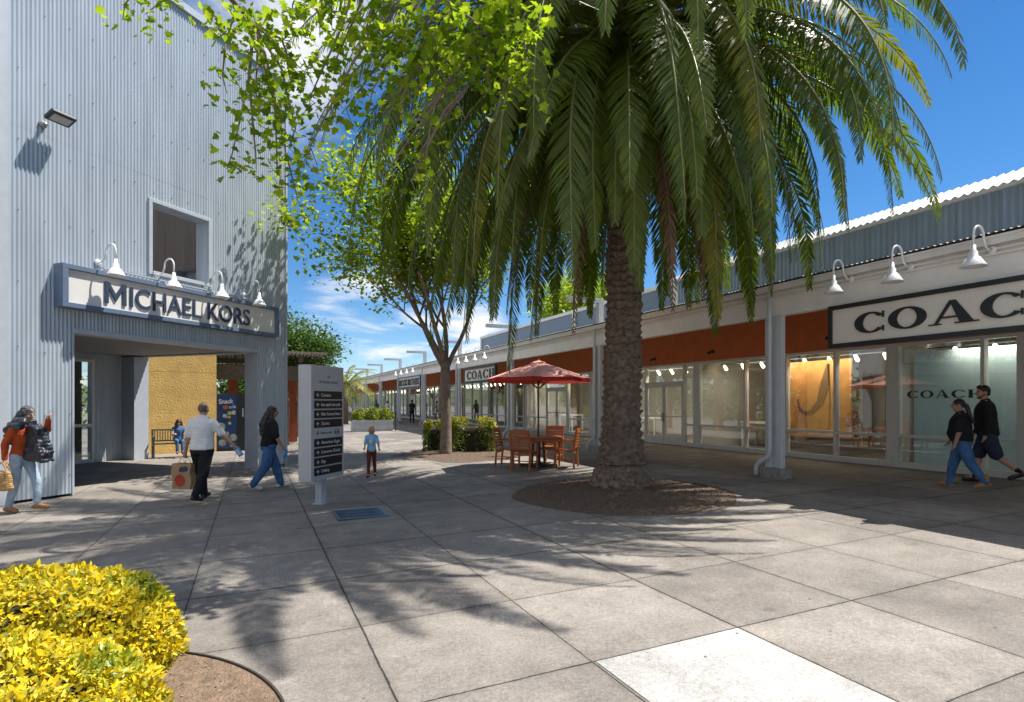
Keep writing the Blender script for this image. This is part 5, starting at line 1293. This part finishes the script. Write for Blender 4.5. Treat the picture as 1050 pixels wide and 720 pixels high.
# vine on the pergola, far palm, far trees
vn = thing('climbing_vine', 'thick dark green vine spilling over the pergola', 'vine', (.9, 27, 3.6)); random.seed(8); tips = []
for x, y in ((1.5,26.2),(1.05,24.2),(-.75,26.5),(2.1,30)):
    m_ = MB(); m_.tube([(x+.2,y+.2,0),(x+.24,y+.1,1.6),(x+.1,y+.25,3.4),(x,y,4.2)], [.06,.05,.045,.03], 8); m_.build('stem', BARK, vn)
for q in range(620):
    x = random.uniform(-2.6,3.3); y = random.uniform(24.2,30.5); top = 1.0+1.35*max(0, noise.noise(Vector((x*.55,y*.5,3)))+.55)
    top *= max(.15, 1-max(0, x-1.6)/2.4); tips.append((Vector((x, y, 3.7+random.random()*top)), None))
for q in range(110): x = random.uniform(1.2,2.8); y = random.uniform(24.3,28); tips.append((Vector((x, y, random.uniform(2.9,4.3))), None))
leafcloud('foliage', VINE, tips, 24, .26, .16, vn, L_DIA_V, L_DIA_F)
FP_ = thing('palm_tree', 'small sunlit yellow green palm far off behind the directory sign', 'tree', (6.2, 44, gz(6.2))); random.seed(4)
m_ = MB(); m_.tube([(6.2,44,0),(6.25,44,1.6),(6.2,44,3.0)], [.3,.24,.26], 12); m_.build('trunk', TRUNKP, FP_)
sv = FROND; FROND = leaf_mat('sunlit_palm_leaflet', [(.20,.21,.02),(.33,.30,.03),(.14,.17,.02)], .3, .45, 1.5)
for i in range(26): frond('frond', i*GA, -20+95*(i/25), 2.7+random.uniform(-.3,.2), 0, 80, npair=34, wid=.5, roll=random.uniform(-.5,.5), parent=FP_, base=Vector((6.2,44,3.0+gz(6.2))))
FROND = sv
labs = ['dense far tree closing the left end of the path','far tree right of the pergola at the end of the path','low far tree behind the orange piers','distant tree at the end of the arcade','tall distant tree behind the vine']
for i, (x, y, h_, l_) in enumerate(((-1,62,2.2,2.2),(5.5,72,2.4,2.2),(.5,44,1.3,1.3),(9.5,112,2.4,2.8),(-8,48,2.6,2.6))):
    tree('street_tree', labs[i], (x, y, 0), h_, .18, [(0,50),(72,45),(144,55),(216,45),(288,50)], l_, 2, VINE if i != 3 else SYC, 16, .4, .34, 'trees at the far end of the path', seed=30+i)
wd = []; random.seed(77)
for q in range(900):
    x = random.uniform(-34,-13); y = random.uniform(16,70); wd.append((Vector((x, y, random.random()**.7*(2.5+3.5*abs(noise.noise(Vector((x*.2,y*.2,1))))*1.6))), None))
struct(leafcloud('distant_wood', VINE, wd, 16, .75, .5, None, L_DIA_V, L_DIA_F), 'stuff')
hl = MB(); k_ = 80; prev = None
for i in range(k_+1):
    x = -260+520*i/k_; z = 9+5*noise.noise(Vector((x*.012,0,0)))+2*noise.noise(Vector((x*.05,3,0))); q = [hl.pt((x,250,0)), hl.pt((x,285,z)), hl.pt((x,360,0))]
    if prev: hl.face([prev[0], q[0], q[1], prev[1]]); hl.face([prev[1], q[1], q[2], prev[2]])
    prev = q
struct(hl.build('hills', mat('hill_scrub', (.10,.12,.06), .95, var=.4, scale=.1)))

ob_ = thing('beige_shop', 'beige flat roofed shop mirrored in the arcade glass, standing left of the view', 'building', (-11, 2, 0))
m_ = MB(); m_.box(-17,-10,-14,9.2,0,5.2); m_.build('wall', mat('beige_render', (.5,.42,.32), .85, var=.1, scale=1.5), ob_)
m_ = MB(); m_.box(-17.1,-9.85,-14.1,9.3,5.2,5.5); m_.build('parapet', WHITE, ob_)
for k in range(6):
    y = -12+3.5*k; m_ = MB(); m_.box(-10.02,-9.94,y,y+2.4,.3,2.9); f_ = m_.build('window', WHITE_F, ob_); m_ = MB(); m_.box(-9.938,-9.925,y+.08,y+2.32,.38,2.82); m_.build('pane', mat('dark_pane', (.03,.035,.04), .08), f_)
# ================================================================ SKY, SUN, CAMERA
SUNV = Vector((.53, -.05, 1.)).normalized()
w = bpy.data.worlds.new('World'); scene.world = w; w.use_nodes = True; nt = w.node_tree; nt.nodes.clear(); Lk = nt.links.new
out = N(nt, 'ShaderNodeOutputWorld'); bg = N(nt, 'ShaderNodeBackground'); Lk(bg.outputs[0], out.inputs[0])
sky = N(nt, 'ShaderNodeTexSky', sky_type='NISHITA'); sky.sun_disc = False; sky.sun_elevation = math.asin(SUNV.z); sky.sun_rotation = math.atan2(SUNV.x, SUNV.y); sky.air_density = 1.; sky.dust_density = 0.; sky.ozone_density = 4.; sky.altitude = 1200
hs = N(nt, 'ShaderNodeHueSaturation'); hs.inputs['Saturation'].default_value = 1.25; hs.inputs['Value'].default_value = .74; Lk(sky.outputs[0], hs.inputs['Color'])
tc = N(nt, 'ShaderNodeTexCoord'); sp = N(nt, 'ShaderNodeSeparateXYZ'); Lk(tc.outputs['Generated'], sp.inputs[0])
def M_(op, a, b=None, c=None, cl=False):
    n = N(nt, 'ShaderNodeMath', operation=op, use_clamp=cl)
    for i, x in enumerate((a, b, c)):
        if x is None: continue
        if isinstance(x, (int, float)): n.inputs[i].default_value = x
        else: Lk(x, n.inputs[i])
    return n.outputs[0]
zc = M_('MAXIMUM', sp.outputs[2], .0); dn = M_('ADD', zc, .13)
cv = N(nt, 'ShaderNodeCombineXYZ'); Lk(M_('DIVIDE', sp.outputs[0], dn), cv.inputs[0]); Lk(M_('DIVIDE', sp.outputs[1], dn), cv.inputs[1])
n1 = N(nt, 'ShaderNodeTexNoise', Scale=.95, Detail=9., Roughness=.62, Distortion=.35); Lk(cv.outputs[0], n1.inputs['Vector'])
def blob(u, v, r0, r1):            # soft patch of sky where cloud lies, by compass direction and height
    c = (at(u, v, 1.)-Vector((0,0,HC))).normalized()
    dt = N(nt, 'ShaderNodeVectorMath', operation='DOT_PRODUCT'); Lk(tc.outputs['Generated'], dt.inputs[0]); dt.inputs[1].default_value = c
    mr = N(nt, 'ShaderNodeMapRange', interpolation_type='SMOOTHSTEP'); mr.inputs[1].default_value = math.cos(R(r0)); mr.inputs[2].default_value = math.cos(R(r1)); Lk(dt.outputs['Value'], mr.inputs[0]); return mr.outputs[0]
msk = blob(400, 322, 9, 2)
for a in ((345,330,6,1),(235,10,13,4),(470,345,7,1),(310,75,6,1),(-250,150,40,10),(120,-200,35,10)): msk = M_('MAXIMUM', msk, blob(*a))
# unseen bright cumulus added behind and left of the viewer to fill the shade
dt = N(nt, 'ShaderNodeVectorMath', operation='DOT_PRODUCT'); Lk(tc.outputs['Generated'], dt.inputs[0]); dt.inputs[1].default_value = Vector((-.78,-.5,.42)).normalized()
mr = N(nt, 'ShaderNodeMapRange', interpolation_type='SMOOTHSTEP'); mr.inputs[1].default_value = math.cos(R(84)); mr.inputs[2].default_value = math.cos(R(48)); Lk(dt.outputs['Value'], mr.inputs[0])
fill_cloud = mr.outputs[0]
thr = N(nt, 'ShaderNodeMapRange', interpolation_type='SMOOTHSTEP'); thr.inputs[1].default_value = .47; thr.inputs[2].default_value = .68; Lk(M_('ADD', n1.outputs['Fac'], M_('ADD', M_('MULTIPLY_ADD', msk, .24, -.19), M_('MULTIPLY', fill_cloud, .27))), thr.inputs[0]); msk = M_('MAXIMUM', msk, fill_cloud)
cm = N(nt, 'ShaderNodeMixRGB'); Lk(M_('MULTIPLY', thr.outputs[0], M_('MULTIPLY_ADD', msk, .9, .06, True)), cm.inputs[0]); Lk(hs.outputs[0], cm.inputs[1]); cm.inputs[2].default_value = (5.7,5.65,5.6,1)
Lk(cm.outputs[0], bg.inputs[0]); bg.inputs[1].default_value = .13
sun = bpy.data.lights.new('sun', 'SUN'); sun.energy = 4.9; sun.angle = R(.53); sun.color = (1,.955,.88)
so = bpy.data.objects.new('sun', sun); COL.objects.link(so); so.rotation_euler = SUNV.to_track_quat('Z', 'Y').to_euler(); so.location = (10,-5,30)
cam = bpy.data.cameras.new('camera'); co = bpy.data.objects.new('camera', cam); COL.objects.link(co)
cam.sensor_width = 36; cam.lens = 36*590/1050; cam.shift_y = 53/1050; cam.clip_end = 2000; cam.clip_start = .05
co.location = (0,0,HC); co.rotation_euler = (R(90), 0, -YAW); scene.camera = co
scene.view_settings.view_transform = 'Standard'; scene.view_settings.look = 'None'; scene.view_settings.exposure = .6; scene.view_settings.gamma = 1.
scene.cycles.max_bounces = 8; scene.cycles.transparent_max_bounces = 16
